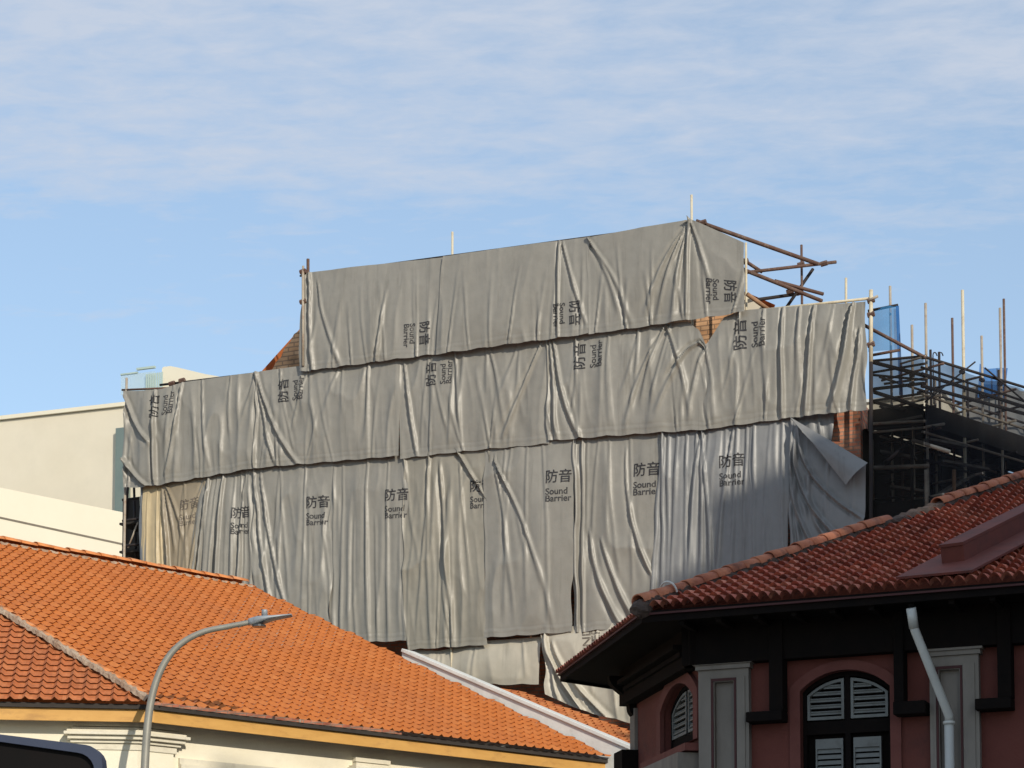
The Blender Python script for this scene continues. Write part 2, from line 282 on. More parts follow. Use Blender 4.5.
class MB:
    def __init__(s): s.v = []; s.f = []
    def add(s, vs, fs):
        b = len(s.v); s.v += [tuple(v) for v in vs]; s.f += [tuple(b + i for i in f) for f in fs]; return s
    def hexa(s, c):  # 8 corners: 4 bottom ring, 4 top ring
        return s.add(c, [(3, 2, 1, 0), (4, 5, 6, 7), (0, 1, 5, 4), (1, 2, 6, 5), (2, 3, 7, 6), (3, 0, 4, 7)])
    def fbox(s, fr, a0, a1, z0, z1, d0, d1):
        return s.hexa([fr.P(a0, z0, d1), fr.P(a1, z0, d1), fr.P(a1, z0, d0), fr.P(a0, z0, d0),
                       fr.P(a0, z1, d1), fr.P(a1, z1, d1), fr.P(a1, z1, d0), fr.P(a0, z1, d0)])
    def prism(s, pts, z0, z1):
        n = len(pts); vs = [(p[0], p[1], z0) for p in pts] + [(p[0], p[1], z1) for p in pts]
        fs = [tuple(range(n - 1, -1, -1)), tuple(range(n, 2 * n))] + [(i, (i + 1) % n, n + (i + 1) % n, n + i) for i in range(n)]
        return s.add(vs, fs)
    def poly_extrude(s, pts, off):
        n = len(pts); off = Vector(off); vs = [Vector(p) for p in pts] + [Vector(p) + off for p in pts]
        fs = [tuple(range(n - 1, -1, -1)), tuple(range(n, 2 * n))] + [(i, (i + 1) % n, n + (i + 1) % n, n + i) for i in range(n)]
        return s.add(vs, fs)
    def tube(s, pts, r, seg=10, cap=True, r1=None):
        pts = [Vector(p) for p in pts]; n = len(pts); rings = []; a = None
        for i, p in enumerate(pts):
            d = (pts[min(i + 1, n - 1)] - pts[max(i - 1, 0)]).normalized()
            if a is None: a = d.cross(Vector((0, 0, 1)) if abs(d.z) < 0.9 else Vector((1, 0, 0))).normalized()
            else: a = (a - d * a.dot(d)).normalized()
            b = d.cross(a).normalized()
            rr = r if r1 is None else r + (r1 - r) * i / (n - 1)
            rings.append([p + (a * math.cos(t) + b * math.sin(t)) * rr for t in [2 * math.pi * k / seg for k in range(seg)]])
        vs = [v for rg in rings for v in rg]; fs = []
        for i in range(n - 1):
            for k in range(seg):
                fs.append((i * seg + k, i * seg + (k + 1) % seg, (i + 1) * seg + (k + 1) % seg, (i + 1) * seg + k))
        if cap: fs += [tuple(range(seg - 1, -1, -1)), tuple((n - 1) * seg + k for k in range(seg))]
        return s.add(vs, fs)
    def build(s, name, m, parent=None, smooth=False, bevel=0):
        me = bpy.data.meshes.new(name); me.from_pydata(s.v, [], s.f)
        bm = bmesh.new(); bm.from_mesh(me); bmesh.ops.recalc_face_normals(bm, faces=bm.faces)
        bm.to_mesh(me); bm.free()
        if smooth:
            me.polygons.foreach_set('use_smooth', [len(p.vertices) == 4 for p in me.polygons])
        o = link_mesh(name, me, m, parent)
        if bevel:
            md = o.modifiers.new('bevel', 'BEVEL'); md.width = bevel; md.segments = 2; md.limit_method = 'ANGLE'
        return o
def plate(name, fr, outline, holes, d0, d1, m, parent=None):
    """flat plate in a wall frame with holes; outline and holes are lists of (a, z)"""
    cu = bpy.data.curves.new('tmp', 'CURVE'); cu.dimensions = '2D'; cu.fill_mode = 'BOTH'; cu.extrude = abs(d1 - d0) / 2
    for loop in [outline] + holes:
        sp = cu.splines.new('POLY'); sp.points.add(len(loop) - 1); sp.use_cyclic_u = True
        for i, (a, z) in enumerate(loop): sp.points[i].co = (a, z, 0, 1)
    o = bpy.data.objects.new('tmp', cu); COL.objects.link(o)
    dg = bpy.context.evaluated_depsgraph_get(); me = bpy.data.meshes.new_from_object(o.evaluated_get(dg))
    bpy.data.objects.remove(o); bpy.data.curves.remove(cu)
    me.name = name; dm = (d0 + d1) / 2
    for v in me.vertices: v.co = fr.P(v.co.x, v.co.y, dm + v.co.z)
    me.materials.clear()
    return link_mesh(name, me, m, parent)

# ------------------------------------------------------------------ value noise
class VN:
    def __init__(s, seed): s.g = np.random.RandomState(seed).rand(64, 64)
    def __call__(s, x, y):
        x = x + 17.3; y = y + 9.1
        xi = np.floor(x).astype(int); yi = np.floor(y).astype(int); fx = x - xi; fy = y - yi
        fx = fx * fx * fx * (fx * (fx * 6 - 15) + 10); fy = fy * fy * fy * (fy * (fy * 6 - 15) + 10)
        g = s.g; a = g[xi % 64, yi % 64]; b = g[(xi + 1) % 64, yi % 64]; c = g[xi % 64, (yi + 1) % 64]; d = g[(xi + 1) % 64, (yi + 1) % 64]
        return (a * (1 - fx) + b * fx) * (1 - fy) + (c * (1 - fx) + d * fx) * fy
def sst(x, a, b):
    t = np.clip((x - a) / (b - a), 0, 1); return t * t * (3 - 2 * t)

# ------------------------------------------------------------------ tarpaulins
FAC = Frame((0, 44.0), (0.921, -0.390))
def text_mesh(body, size, maxlen, off=0.02):
    cu = bpy.data.curves.new('t', 'FONT'); cu.body = body; cu.size = 1.0; cu.offset = off; cu.resolution_u = 3
    cu.space_line = 0.78
    o = bpy.data.objects.new('t', cu); COL.objects.link(o)
    dg = bpy.context.evaluated_depsgraph_get(); me = bpy.data.meshes.new_from_object(o.evaluated_get(dg))
    bpy.data.objects.remove(o); bpy.data.curves.remove(cu)
    bm = bmesh.new(); bm.from_mesh(me); bpy.data.meshes.remove(me)
    bmesh.ops.triangulate(bm, faces=bm.faces)
    L = maxlen / size
    for _ in range(6):
        es = [e for e in bm.edges if e.calc_length() > L]
        if not es: break
        bmesh.ops.subdivide_edges(bm, edges=es, cuts=1)
        bmesh.ops.triangulate(bm, faces=[f for f in bm.faces if len(f.verts) > 3])
    v = np.array([w.co[:2] for w in bm.verts]) * size; f = [[w.index for w in g.verts] for g in bm.faces]
    bm.free(); return v, f
LOGO = []
def logo_parts():
    if not LOGO:
        a, fa = text_mesh('防音', 0.29, 0.03, 0.0)
        fa = fa + [[i + len(a) for i in g] for g in fa] + [[i + 2 * len(a) for i in g] for g in fa]
        a = np.vstack([a, a + [0.009, 0.003], a + [0.003, 0.009]])
        b, fb = text_mesh('Sound\nBarrier', 0.185, 0.03)
        a = a - [a[:, 0].min(), a[:, 1].min()]; a[:, 1] += 0.05
        b = b - [b[:, 0].min(), b[:, 1].max()]; b[:, 1] -= 0.05
        b[:, 0] *= a[:, 0].max() / b[:, 0].max()
        v = np.vstack([a, b]); f = fa + [[i + len(a) for i in g] for g in fb]
        v[:, 0] -= a[:, 0].max() / 2
        LOGO.append((v, f))
    return LOGO[0]
def poly_interp(pts, s):
    pts = np.array(pts); x = pts[:, 0]; L = (x - x[0]) / (x[-1] - x[0])
    return np.stack([np.interp(s, L, pts[:, 0]), np.interp(s, L, pts[:, 1])], -1)
def tarp(label, top, bot, seed, w=0.0, m='tarp_grey', A=1.0, style='mix', creases=(), logo=None, logo_mat='ink',
         hem=True, ltop=0.0, tilt=0.0, step=0.026, billow=0.05, group='sound barrier sheets on the scaffold', extra=None, name='tarpaulin', parent=None, botw=0.012, fans=None):
    tp = [FAC.px(x, y, w) for x, y in top]; bt = [FAC.px(x, y, w) for x, y in bot]
    Wd = max(tp[-1][0] - tp[0][0], bt[-1][0] - bt[0][0]); Hd = max(t[1] for t in tp) - min(b[1] for b in bt)
    Hd = (np.mean([t[1] for t in tp]) - np.mean([b[1] for b in bt]))
    vn = VN(seed); vn2 = VN(seed + 100); rng = random.Random(seed)
    cs = []
    # tie points every ~0.6 m along the top and bottom, folds fan away from them
    if style in ('mix', 'fan'):
        n = max(2, int(Wd / 0.62))
        for i in range(n + 1):
            x0 = Wd * i / n + rng.uniform(-.08, .08)
            for k in range(rng.randint(1, 3)):
                cs.append((x0, 0.0, x0 + rng.uniform(-.45, .45), Hd * rng.uniform(.45, 1.0), rng.uniform(.012, .022), rng.uniform(.03, .06), rng.uniform(.012, .032), rng.uniform(.006, .02), rng.uniform(-.05, .05)))
        for i in range(n + 1):
            x0 = Wd * i / n + rng.uniform(-.2, .2)
            for k in range(rng.randint(0, 2)):
                cs.append((x0 + rng.uniform(-.4, .4), Hd * rng.uniform(.1, .5), x0, Hd, rng.uniform(.03, .06), rng.uniform(.012, .022), .006, rng.uniform(.012, .03), rng.uniform(-.04, .04)))
    if style == 'low':      # smooth above, folds gather at the lower hem
        n = max(3, int(Wd / 0.5))
        for i in range(n):
            x0 = Wd * (i + .5) / n + rng.uniform(-.15, .15)
            for k in range(rng.randint(1, 2)):
                cs.append((x0 + rng.uniform(-.25, .25), Hd * rng.uniform(.05, .5), x0, Hd, rng.uniform(.03, .05), rng.uniform(.014, .024), .004, rng.uniform(.02, .04), rng.uniform(-.03, .03)))
    if style == 'pleat':
        n = max(3, int(Wd / 0.26))
        for i in range(n):
            x0 = Wd * (i + .5) / n + rng.uniform(-.1, .1); y0 = 0 if rng.random() < .7 else Hd * rng.uniform(.1, .4)
            cs.append((x0, y0, x0 + rng.uniform(-.16, .16), Hd, rng.uniform(.014, .03), rng.uniform(.03, .055), rng.uniform(.01, .03), rng.uniform(.012, .035), rng.uniform(-.05, .05)))
    if style == 'soft':
        for i in range(4):
            x0 = Wd * rng.uniform(.1, .9)
            cs.append((x0, 0, x0 + rng.uniform(-.3, .3), Hd * rng.uniform(.6, 1), .02, .05, .015, .015, rng.uniform(-.1, .1)))
    for f in (fans or []):     # (s, t of the tie, list of (s, t) ends, amplitude)
        (s0, t0, ends, am) = f
        for (s1, t1) in ends:
            if t1 > t0: cs.append((s0 * Wd, t0 * Hd, s1 * Wd, t1 * Hd, .016, .055, am, am * .5, (s1 - s0) * Wd * .12))
            else: cs.append((s1 * Wd, t1 * Hd, s0 * Wd, t0 * Hd, .055, .016, am * .5, am, 0))
    for c in creases: cs.append((c[0] * Wd, c[1] * Hd, c[2] * Wd, c[3] * Hd, *c[4:]))
    def disp(x, y):
        d = np.zeros_like(x)
        for (x0, y0, x1, y1, w0, w1, a0, a1, bend) in cs:
            if y1 - y0 < 0.05: continue
            t = (y - y0) / (y1 - y0); tc = np.clip(t, 0, 1)
            xc = x0 + (x1 - x0) * tc + bend * np.sin(math.pi * tc) + 0.02 * (vn2(y * 1.3 + x0 * 7, y * 0 + x0 * 3) - .5)
            ww = (w0 + (w1 - w0) * tc) * 1.05; aa = a0 + (a1 - a0) * tc
            fade = sst(t, -0.06, 0.05) * (1 - sst(t, 0.9, 1.12))
            q = (x - xc) / ww
            d += aa * fade * (np.exp(-np.abs(q) ** 1.7) - 0.5 * np.exp(-((q + 1.9) / 1.4) ** 2) - 0.15 * np.exp(-((q - 2.2) / 1.6) ** 2)) * 1.3
        yn = y / Hd; env = 0.35 + 0.65 * sst(yn, 0.0, 0.2) * (1 - 0.5 * sst(yn, 0.85, 1.0))
        wx = x + 0.12 * (vn2(x * 1.1, y * 0.5) - .5)
        if style == 'pleat':
            r = 1 - np.abs(2 * vn(wx / 0.42, y / 3.2) - 1); d += 0.055 * r ** 2 * env
            r = 1 - np.abs(2 * vn2(wx / 0.20 + 5, y / 2.4) - 1); d += 0.028 * r ** 2 * env
            d += 0.012 * vn(wx / 0.11, y / 2.6) * env
        elif style == 'soft':
            r = 1 - np.abs(2 * vn(wx / 0.7, y / 1.8) - 1); d += 0.05 * r ** 2 * env
            d += 0.03 * vn2(wx / 0.3, y / 1.0) * env
        elif style == 'low':
            e2 = sst(yn, 0.15, 0.8)
            r = 1 - np.abs(2 * vn(wx / 0.34, y / 1.6) - 1); d += (0.012 + 0.035 * e2) * r ** 2
            d += 0.03 * vn2(wx / 0.8, y / 0.9)
        else:
            r = 1 - np.abs(2 * vn((wx + y * .06) / 0.38, y / 1.9) - 1); d += 0.05 * r ** 2 * env
            r = 1 - np.abs(2 * vn2((wx - y * .1) / 0.22 + 5, y / 1.3) - 1); d += 0.016 * r ** 2 * env
            d += 0.02 * vn(wx / 0.8 + 4, y / 0.7)
        d += billow * np.sin(math.pi * np.clip(x / Wd, 0, 1)) ** .7 * np.sin(math.pi * np.clip(yn, 0, 1))
        d += 0.004 * vn2(x / 0.11, y / 0.25)
        d *= A * 1.08
        if hem:
            hy = (Hd - y)
            d += 0.007 * np.exp(-((hy - 0.13) / 0.012) ** 2) - 0.006 * np.exp(-((hy - 0.155) / 0.012) ** 2) + 0.02 * sst(-hy, -0.10, 0.0) * (vn(x / 0.25, x * 0) - .3)
        d += 0.02 * sst(-x, -0.06, 0.0) * (vn2(y / 0.5, y * 0 + 3))      # free edge stands off a little
        if extra is not None: d = extra(x / Wd, y / Hd, d)
        return d
    U = np.array(tp); Bm = np.array(bt)
    def surf(x, y, lift=0.0):
        s = np.clip(x / Wd, -.02, 1.02); t = y / Hd
        a = poly_interp(U, s); b = poly_interp(Bm, s)
        p = a + (b - a) * t[..., None]
        wob = 0.09 * (vn(y / 0.6, y * 0 + 1) - .5) * (np.abs(s - .5) * 2) ** 4
        z = p[..., 1] - botw * 2 * (np.abs(np.sin(x * 5.1 + seed)) - .5) * sst(t, 0.85, 1.0)
        uu = p[..., 0] + wob; d = w + disp(x, y) + lift + tilt * (s - .5)
        X = FAC.o.x + FAC.u.x * uu + FAC.w.x * d; Y = FAC.o.y + FAC.u.y * uu + FAC.w.y * d
        return np.stack([X, Y, z], -1)
    nx = int(Wd / step) + 1; ny = int(Hd / (step * 1.25)) + 1
    gx, gy = np.meshgrid(np.linspace(0, Wd, nx), np.linspace(0, Hd, ny))
    P = surf(gx, gy).reshape(-1, 3)
    idx = np.arange(nx * ny).reshape(ny, nx)
    q = np.stack([idx[1:, :-1], idx[1:, 1:], idx[:-1, 1:], idx[:-1, :-1]], -1).reshape(-1, 4)
    me = bpy.data.meshes.new(name); me.from_pydata(P.tolist(), [], q.tolist())
    o = link_mesh(name, me, m, parent, smooth=True)
    if parent is None: tag(o, label, 'tarpaulin', group)
    elif label: o['label'] = label
    if logo:
        (lx, ly, rot, sc) = logo   # pixel position of the centre, rotation in degrees (screen, counter-clockwise), scale
        a, z = FAC.px(lx, ly, w)
        # invert (a, z) -> (x, y)
        s, t = .5, .5
        for _ in range(25):
            ta = poly_interp(U, np.array([s]))[0]; ba = poly_interp(Bm, np.array([s]))[0]
            p = ta + (ba - ta) * t; s += (a - p[0]) / Wd; t -= (z - p[1]) / Hd
        v, f = logo_parts(); v = v.copy() * sc
        r = R(rot); vx = v[:, 0] * math.cos(r) - v[:, 1] * math.sin(r); vy = v[:, 0] * math.sin(r) + v[:, 1] * math.cos(r)
        Q = surf(s * Wd + vx, t * Hd - vy, 0.007)
        me2 = bpy.data.meshes.new('printed_lettering'); me2.from_pydata(Q.tolist(), [], f)
        link_mesh('printed_lettering', me2, logo_mat, o)
    return o, surf, Wd, Hd

T3L = lambda x: float(np.interp(x, [100, 125, 150, 258, 400, 480, 548, 640, 705, 790, 868], [490, 488, 487, 468, 456, 447, 441, 434, 430, 418, 410]))
GT = 'upper row of grey sound barrier sheets'; GM = 'middle row of grey sound barrier sheets'; GL = 'lower row of grey sound barrier sheets'
up = lambda x: T3L(x) - 5
# lower row --------------------------------------------------------
def t3(label, x0, x1, x0b, x1b, yb0, yb1, seed, **k):
    xs = np.linspace(x0, x1, 5); top = [(x, up(x)) for x in xs]
    return tarp(label, top, [(x0b, yb0), (x1b, yb1)], seed, group=GL, **k)
t3('narrow dark grey strip of sheet hanging beside the pale beige sheet at the left end', 141, 152, 141, 150, 640, 640, 11, w=-.05, style='pleat', m='tarp_cool', hem=False)
t3('pale beige stained sheet hanging in straight folds at the left end of the lower row', 145, 168, 139, 176, 640, 640, 12, w=0.0, style='pleat', m='tarp_beige', hem=False)
t3('brownish sheet with faded lettering sagging beside the pale beige sheet', 163, 208, 168, 188, 640, 640, 13, w=.05, style='mix', m='tarp_brown', logo=(191, 512, 4, .95), logo_mat='ink_faded', hem=False,
   fans=[(0.0, 0.0, [(.35, .45), (.6, .42), (.2, .8)], .05), (1.0, 0.0, [(.7, .4), (.8, .8)], .04)])
t3('lower row sheet right of the brownish one, lettering crumpled between deep pleats', 198, 254, 183, 258, 650, 650, 14, w=.02, style='pleat', A=1.25, logo=(243, 521, 0, .95),
   creases=[(.25, 0, .1, 1, .02, .06, .05, .08, 0), (.5, 0, .42, 1, .02, .07, .03, .08, 0), (.85, .1, .7, 1, .02, .06, .04, .06, 0)])
t3('lower row sheet with clear lettering above the orange roof ridge end', 252, 335, 254, 331, 650, 646, 15, w=.05, style='fan', logo=(319, 511, 0, 1),
   creases=[(.03, 0, .35, 1, .02, .06, .05, .06, -.1), (.12, .05, .6, 1, .02, .05, .04, .045, -.15)])
t3('lower row sheet with fine straight pleats and lettering high at its right edge', 331, 410, 330, 406, 643, 641, 16, w=.03, style='pleat', logo=(398, 504, 0, 1))
t3('lower row sheet with a long pale stain and lettering half hidden by a diagonal fold', 403, 489, 407, 487, 650, 645, 17, w=.06, style='fan', m='tarp_grey_worn', logo=(482, 494, 0, .95),
   creases=[(.6, 0.0, 1.0, .3, .03, .02, .09, .05, 0), (.55, .25, .5, 1, .06, .08, .04, .05, 0), (.45, .1, .6, 1, .03, .05, .05, .05, 0)])
t3('lower row sheet, smooth and broad, with lettering at top right and pale scuffs', 484, 575, 485, 573, 638, 632, 18, w=.09, style='soft', logo=(560, 486, 0, 1.05),
   fans=[(.12, .1, [(.5, .6), (.65, .75), (.8, .98), (.35, .9)], .028)])
t3('lower row sheet with swagged foot and lettering under an open top corner', 572, 664, 574, 655, 633, 624, 19, w=.05, style='soft', logo=(647, 479, 0, 1.05),
   creases=[(.04, 0, .05, 1, .03, .03, .07, .07, 0), (.13, 0, .12, 1, .02, .03, .05, .05, 0), (.2, .5, .6, 1, .03, .07, .03, .07, -.15), (.6, .1, .95, .75, .02, .05, .02, .06, -.2), (.35, .55, .8, 1, .03, .07, .03, .06, -.1)])
t3('lower row sheet with lettering crossed by a fold, just above red ridge tiles', 660, 756, 652, 752, 640, 640, 20, w=.06, style='pleat', m='tarp_cool', A=1.0, logo=(733, 470, 2, 1),
   fans=[(.05, 0, [(.0, 1), (.1, 1)], .05), (.45, 0, [(.35, .7), (.5, .9), (.62, 1)], .045), (.78, 0, [(.62, .9)], .04)])
t3('plain narrow sheet with vertical folds left of the torn hanging sheet', 751, 792, 751, 789, 640, 640, 21, w=.04, style='pleat', m='tarp_cool')
t3('short crumpled piece of sheet tucked beside the bare brick wall', 792, 833, 792, 831, 450, 446, 22, w=-.12, style='pleat', hem=False, m='tarp_cool')
o, sf, wd, hd = tarp('torn grey sheet, its corner fallen open in a heavy swag at the right end', [(788, 415), (800, 428), (815, 440), (840, 453), (864, 462)], [(789, 600), (864, 600)], 23, w=.10, style='soft', m='tarp_cool', hem=False, group=GL,
   creases=[(.02, 0, .06, 1, .03, .05, .04, .05, 0), (.08, 0, .45, .75, .03, .05, .07, .08, -.35), (.12, 0, .75, .62, .03, .06, .08, .08, -.45), (.15, 0, .98, .42, .03, .06, .08, .07, -.45), (.1, .1, .3, 1, .02, .05, .05, .05, -.15), (.3, .2, .95, .8, .03, .07, .05, .05, -.4)])
# the folded-over corner of that sheet
fl = MB(); gg = 14
A_, B_, C_, D_ = [FAC.pt(*p, d) for p, d in (((790, 417), .18), ((868, 463), .32), ((846, 485), .42), ((815, 446), .34))]
A2, B2, C2, D2 = Vector(A_), Vector(B_), Vector(C_), Vector(D_)
vs = []; vnf = VN(77)
for i in range(gg + 1):
    for j in range(gg + 1):
        s = i / gg; t = j / gg
        p = (A2 * (1 - s) + B2 * s) * (1 - t) + (D2 * (1 - s) + C2 * s) * t
        p = p + FAC.w * (.09 * math.sin(math.pi * t) + .05 * float(vnf(np.array([s * 3.]), np.array([t * 4.]))[0]))
        vs.append(p)
fl.add(vs, [(i * (gg + 1) + j, (i + 1) * (gg + 1) + j, (i + 1) * (gg + 1) + j + 1, i * (gg + 1) + j + 1) for i in range(gg) for j in range(gg)])
fo = fl.build('folded_corner', 'tarp_cool', o, smooth=True)

# middle row --------------------------------------------------------
ytop = lambda x: float(np.interp(x, [125, 150, 165, 176, 300, 400, 548, 705, 745, 862], [391, 391, 389, 384, 366, 352, 336, 316, 311, 302]))
def t2(label, x0, x1, x0b, x1b, seed, ybo=0, top=None, bot=None, **k):
    xs = np.linspace(x0, x1, 8); tp = top or [(x, ytop(x)) for x in xs]
    xb = np.linspace(x0b, x1b, 8); bt = bot or [(x, T3L(x) + ybo) for x in xb]
    return tarp(label, tp, bt, seed, w=k.pop('w', .14), group=GM, **k)
t2('middle row sheet at the far left end, slack, its lettering crumpled beside a dark fold', 125, 258, 124, 258, 31, style='mix', A=1.25, logo=(163, 406, 90, 1.0),
   creases=[(.24, 0, .25, 1, .02, .03, .07, .05, 0), (.0, .05, .2, .55, .03, .05, .06, .05, -.1), (.0, .7, .18, 1, .05, .04, .09, .06, -.05), (.45, 0, .34, .9, .02, .05, .05, .04, .05)])
t2('middle row sheet with upright printed lettering below the tiled roof corner', 255, 402, 256, 400, 32, style='fan', w=.16, logo=(292, 390, 90, 1.0),
   creases=[(.02, 0, .3, 1, .02, .05, .06, .05, -.15), (.02, .05, .15, 1, .02, .04, .05, .04, -.05), (.02, 0, .0, 1, .02, .03, .06, .05, 0)])
t2('middle row sheet in the centre, lettered at its top left, notched at its lower left', 400, 550, 401, 550, 33, ybo=3, style='fan', w=.13, logo=(440, 374, 90, .95),
   creases=[(.03, .1, .12, 1, .02, .04, .05, .04, 0), (.97, .0, .7, .9, .02, .05, .05, .04, 0)])
t2('middle row sheet with long diagonal creases and lettering near its left seam', 548, 707, 549, 706, 34, style='fan', w=.16, logo=(589, 356, 90, 1.0),
   top=[(548, 340), (600, 332), (655, 325), (688, 322), (700, 330), (707, 345)],
   fans=[(1.0, .06, [(.8, .5), (.7, .8), (.9, .9)], .045), (.75, .0, [(.5, .9), (.6, .7), (.9, .8)], .045)], creases=[(.02, 0, .06, 1, .02, .04, .06, .05, 0), (.04, 0, .2, 1, .02, .05, .06, .05, -.1)])
t2('middle row sheet at the right end with loose rippled edge over the dark scaffold', 705, 866, 706, 869, 35, style='fan', w=.13, A=1.2, logo=(750, 334, 90, 1.05),
   top=[(705, 346), (712, 336), (724, 318), (740, 311), (790, 307), (850, 303), (864, 302)],
   creases=[(.5, 0, .48, 1, .02, .04, .06, .05, 0), (.7, 0, .62, 1, .02, .05, .06, .06, 0), (.93, 0, .78, 1, .02, .07, .08, .06, .05), (.97, .25, .9, 1, .02, .05, .05, .05, 0)])
# upper row --------------------------------------------------------
tarp('upper row sheet at the left end with downward lettering', [(304, 273), (375, 265), (447, 257)], [(299, 372), (310, 371), (403, 359), (444, 353)], 41, w=.26, style='low', group=GT, logo=(418, 335, -90, .95),
     creases=[(.04, 0, .1, 1, .03, .04, .07, .05, 0), (.1, .1, .3, 1, .02, .05, .03, .03, -.05), (.6, .3, .55, 1, .03, .03, .02, .07, 0)])
tarp('upper row middle sheet between two seams, with downward lettering at its lower right', [(443, 257), (505, 248), (559, 241), (590, 237)], [(437, 355), (500, 346), (560, 338), (590, 334)], 42, w=.29, style='low', group=GT, logo=(568, 315, -90, .95),
     creases=[(.8, 0, .8, 1, .02, .02, .06, .05, 0), (.82, .02, .98, .9, .02, .04, .04, .03, 0)])
tarp('upper row sheet at the right end, peaked at a pole and with downward lettering', [(588, 238), (640, 228), (683, 221), (690, 219), (697, 222), (720, 232), (745, 243)], [(589, 335), (650, 326), (690, 320), (744, 312)], 43, w=.27, style='low', group=GT, logo=(722, 292, -90, 1.0),
     fans=[(.655, 0, [(.62, 1), (.45, .95), (.55, .98), (.38, .85), (.78, .6)], .05), (.0, 0, [(.28, .95), (.2, .8)], .045)], creases=[(.655, 0, .64, 1, .02, .03, .05, .05, 0)])
# the loose bottom sheets, paler
tarp('pale slack sheet hanging below the lower row, above the white coping', [(400, 660), (415, 650), (440, 651), (475, 642), (541, 637)], [(400, 672), (430, 688), (480, 683), (500, 685), (538, 684)], 51, w=-.1, style='soft', m='tarp_pale', group='pale sheets hanging at the bottom of the scaffold', hem=False, A=1.1)
o, sf, wd, hd = tarp('pale lettered sheet sweeping down to the right onto the old tiled roof', [(541, 629), (580, 626), (640, 621)], [(548, 694), (560, 701), (590, 713), (648, 727)], 52, w=.02, style='soft', m='tarp_pale', group='pale sheets hanging at the bottom of the scaffold', hem=False, A=1.2,
     creases=[(.06, 0, .35, 1, .03, .05, .06, .1, -.25), (.12, .2, .6, 1, .03, .07, .03, .08, -.25), (.0, 0, .12, 1, .02, .04, .04, .05, 0)])
for txt, x0 in (('SOUND', 585), ('BARRIER', 594)):
    v, f = text_mesh(txt, 0.27, .03); v[:, 0] -= v[:, 0].max()
    r = R(92); vx = v[:, 0] * math.cos(r) - v[:, 1] * math.sin(r); vy = v[:, 0] * math.sin(r) + v[:, 1] * math.cos(r)
    Q = sf((x0 + 6 - 541) / 99 * wd + vx, 0.03 - vy, .006); Q2 = Q
    me2 = bpy.data.meshes.new('printed_lettering'); me2.from_pydata(Q2.tolist(), [], f); link_mesh('printed_lettering', me2, 'ink_faded', o)

# ------------------------------------------------------------------ roofs
V2D = V2(0.734, 0.679)
def tile_slope(name, m, parent, O, e, inn, pitch, tw, th, n_u, n_v, clips, prof='roll', amp=0.035, step=0.035, seg=8, u0=0, jitter=0.006, tuck=0.05):
    """O eave start, e eave direction, inn horizontal inward direction, pitch rise per metre; clips: (point, keep-side normal) vertical planes"""
    O = Vector(O); e = V2(e[0], e[1]); inn = V2(inn[0], inn[1])
    k = (inn + Vector((0, 0, pitch))).normalized(); nrm = e.cross(k)
    if nrm.z < 0: nrm = -nrm
    fu = np.arange(n_u * seg + 1) / seg
    ph = fu % 1.0
    if prof == 'roll': hgt = amp * np.exp(-((ph - 0.5) / 0.15) ** 2) + amp * .10 * np.cos(2 * np.pi * ph)
    else: hgt = amp * np.abs(np.sin(np.pi * ph)) ** 0.9
    vs = []; fs = []; uv = []; nu = len(fu); rs = np.random.RandomState(len(name) + n_u)
    e_ = np.array(e); k_ = np.array(k); n_ = np.array(nrm); O_ = np.array(O)
    for j in range(n_v):
        jit = jitter * (np.repeat(rs.rand(n_u + 1), seg)[:nu] - .5)
        for (vv, lift) in ((j * th - 0.0, step), ((j + 1) * th, 0.0)):
            P = O_ + np.outer((u0 + fu * tw), e_) + k_ * vv + np.outer(hgt + lift + jit * (1 if lift else 0), n_)
            if lift: P = P - k_ * 0.02 + np.outer(jit * 2, k_)
            vs.append(P); uv.append(np.stack([fu + 0.001, np.full(nu, j + (0.02 if lift else 0.98))], -1))
    # riser under the lower edge of every row
    for j in range(n_v):
        P = vs[2 * j] - n_ * (step + 0.004) + k_ * (tuck if j else tuck * 2.2)
        vs.append(P); uv.append(uv[2 * j])
    V = np.vstack(vs); UV = np.vstack(uv)
    def row(i): return np.arange(nu) + i * nu
    F_ = []
    for j in range(n_v):
        a = row(2 * j); b = row(2 * j + 1); c = row(2 * n_v + j)
        F_.append(np.stack([a[:-1], a[1:], b[1:], b[:-1]], -1)); F_.append(np.stack([c[:-1], c[1:], a[1:], a[:-1]], -1))
    F_ = np.vstack(F_)
    me = bpy.data.meshes.new(name); me.from_pydata(V.tolist(), [], F_.tolist())
    ul = me.uv_layers.new(name='UVMap'); li = np.empty(len(me.loops), dtype=np.int32); me.loops.foreach_get('vertex_index', li)
    luv = UV[li].copy()
    # keep a face inside one tile cell
    fi = np.repeat(np.arange(len(F_)), 4); mn = UV[F_][:, :, 0].min(axis=1); cell = np.floor(mn)
    luv[:, 0] = np.minimum(luv[:, 0], cell[fi] + 0.999); ul.data.foreach_set('uv', luv.ravel())
    bm = bmesh.new(); bm.from_mesh(me)
    for (p, nn) in clips:
        g = list(bm.verts) + list(bm.edges) + list(bm.faces)
        bmesh.ops.bisect_plane(bm, geom=g, plane_co=Vector((p[0], p[1], 0)), plane_no=Vector((nn[0], nn[1], 0)), clear_inner=True)
    bm.to_mesh(me); bm.free()
    o = link_mesh(name, me, m, parent)
    me.polygons.foreach_set('use_smooth', [False] * len(me.polygons))
    return o
def line_clip(p, q, inside):
    """vertical plane through p, q that keeps the side holding the point inside"""
    p = Vector((p[0], p[1], 0)); q = Vector((q[0], q[1], 0)); d = q - p; n = Vector((-d.y, d.x, 0)).normalized()
    if (Vector((inside[0], inside[1], 0)) - p).dot(n) < 0: n = -n
    return (p, n)
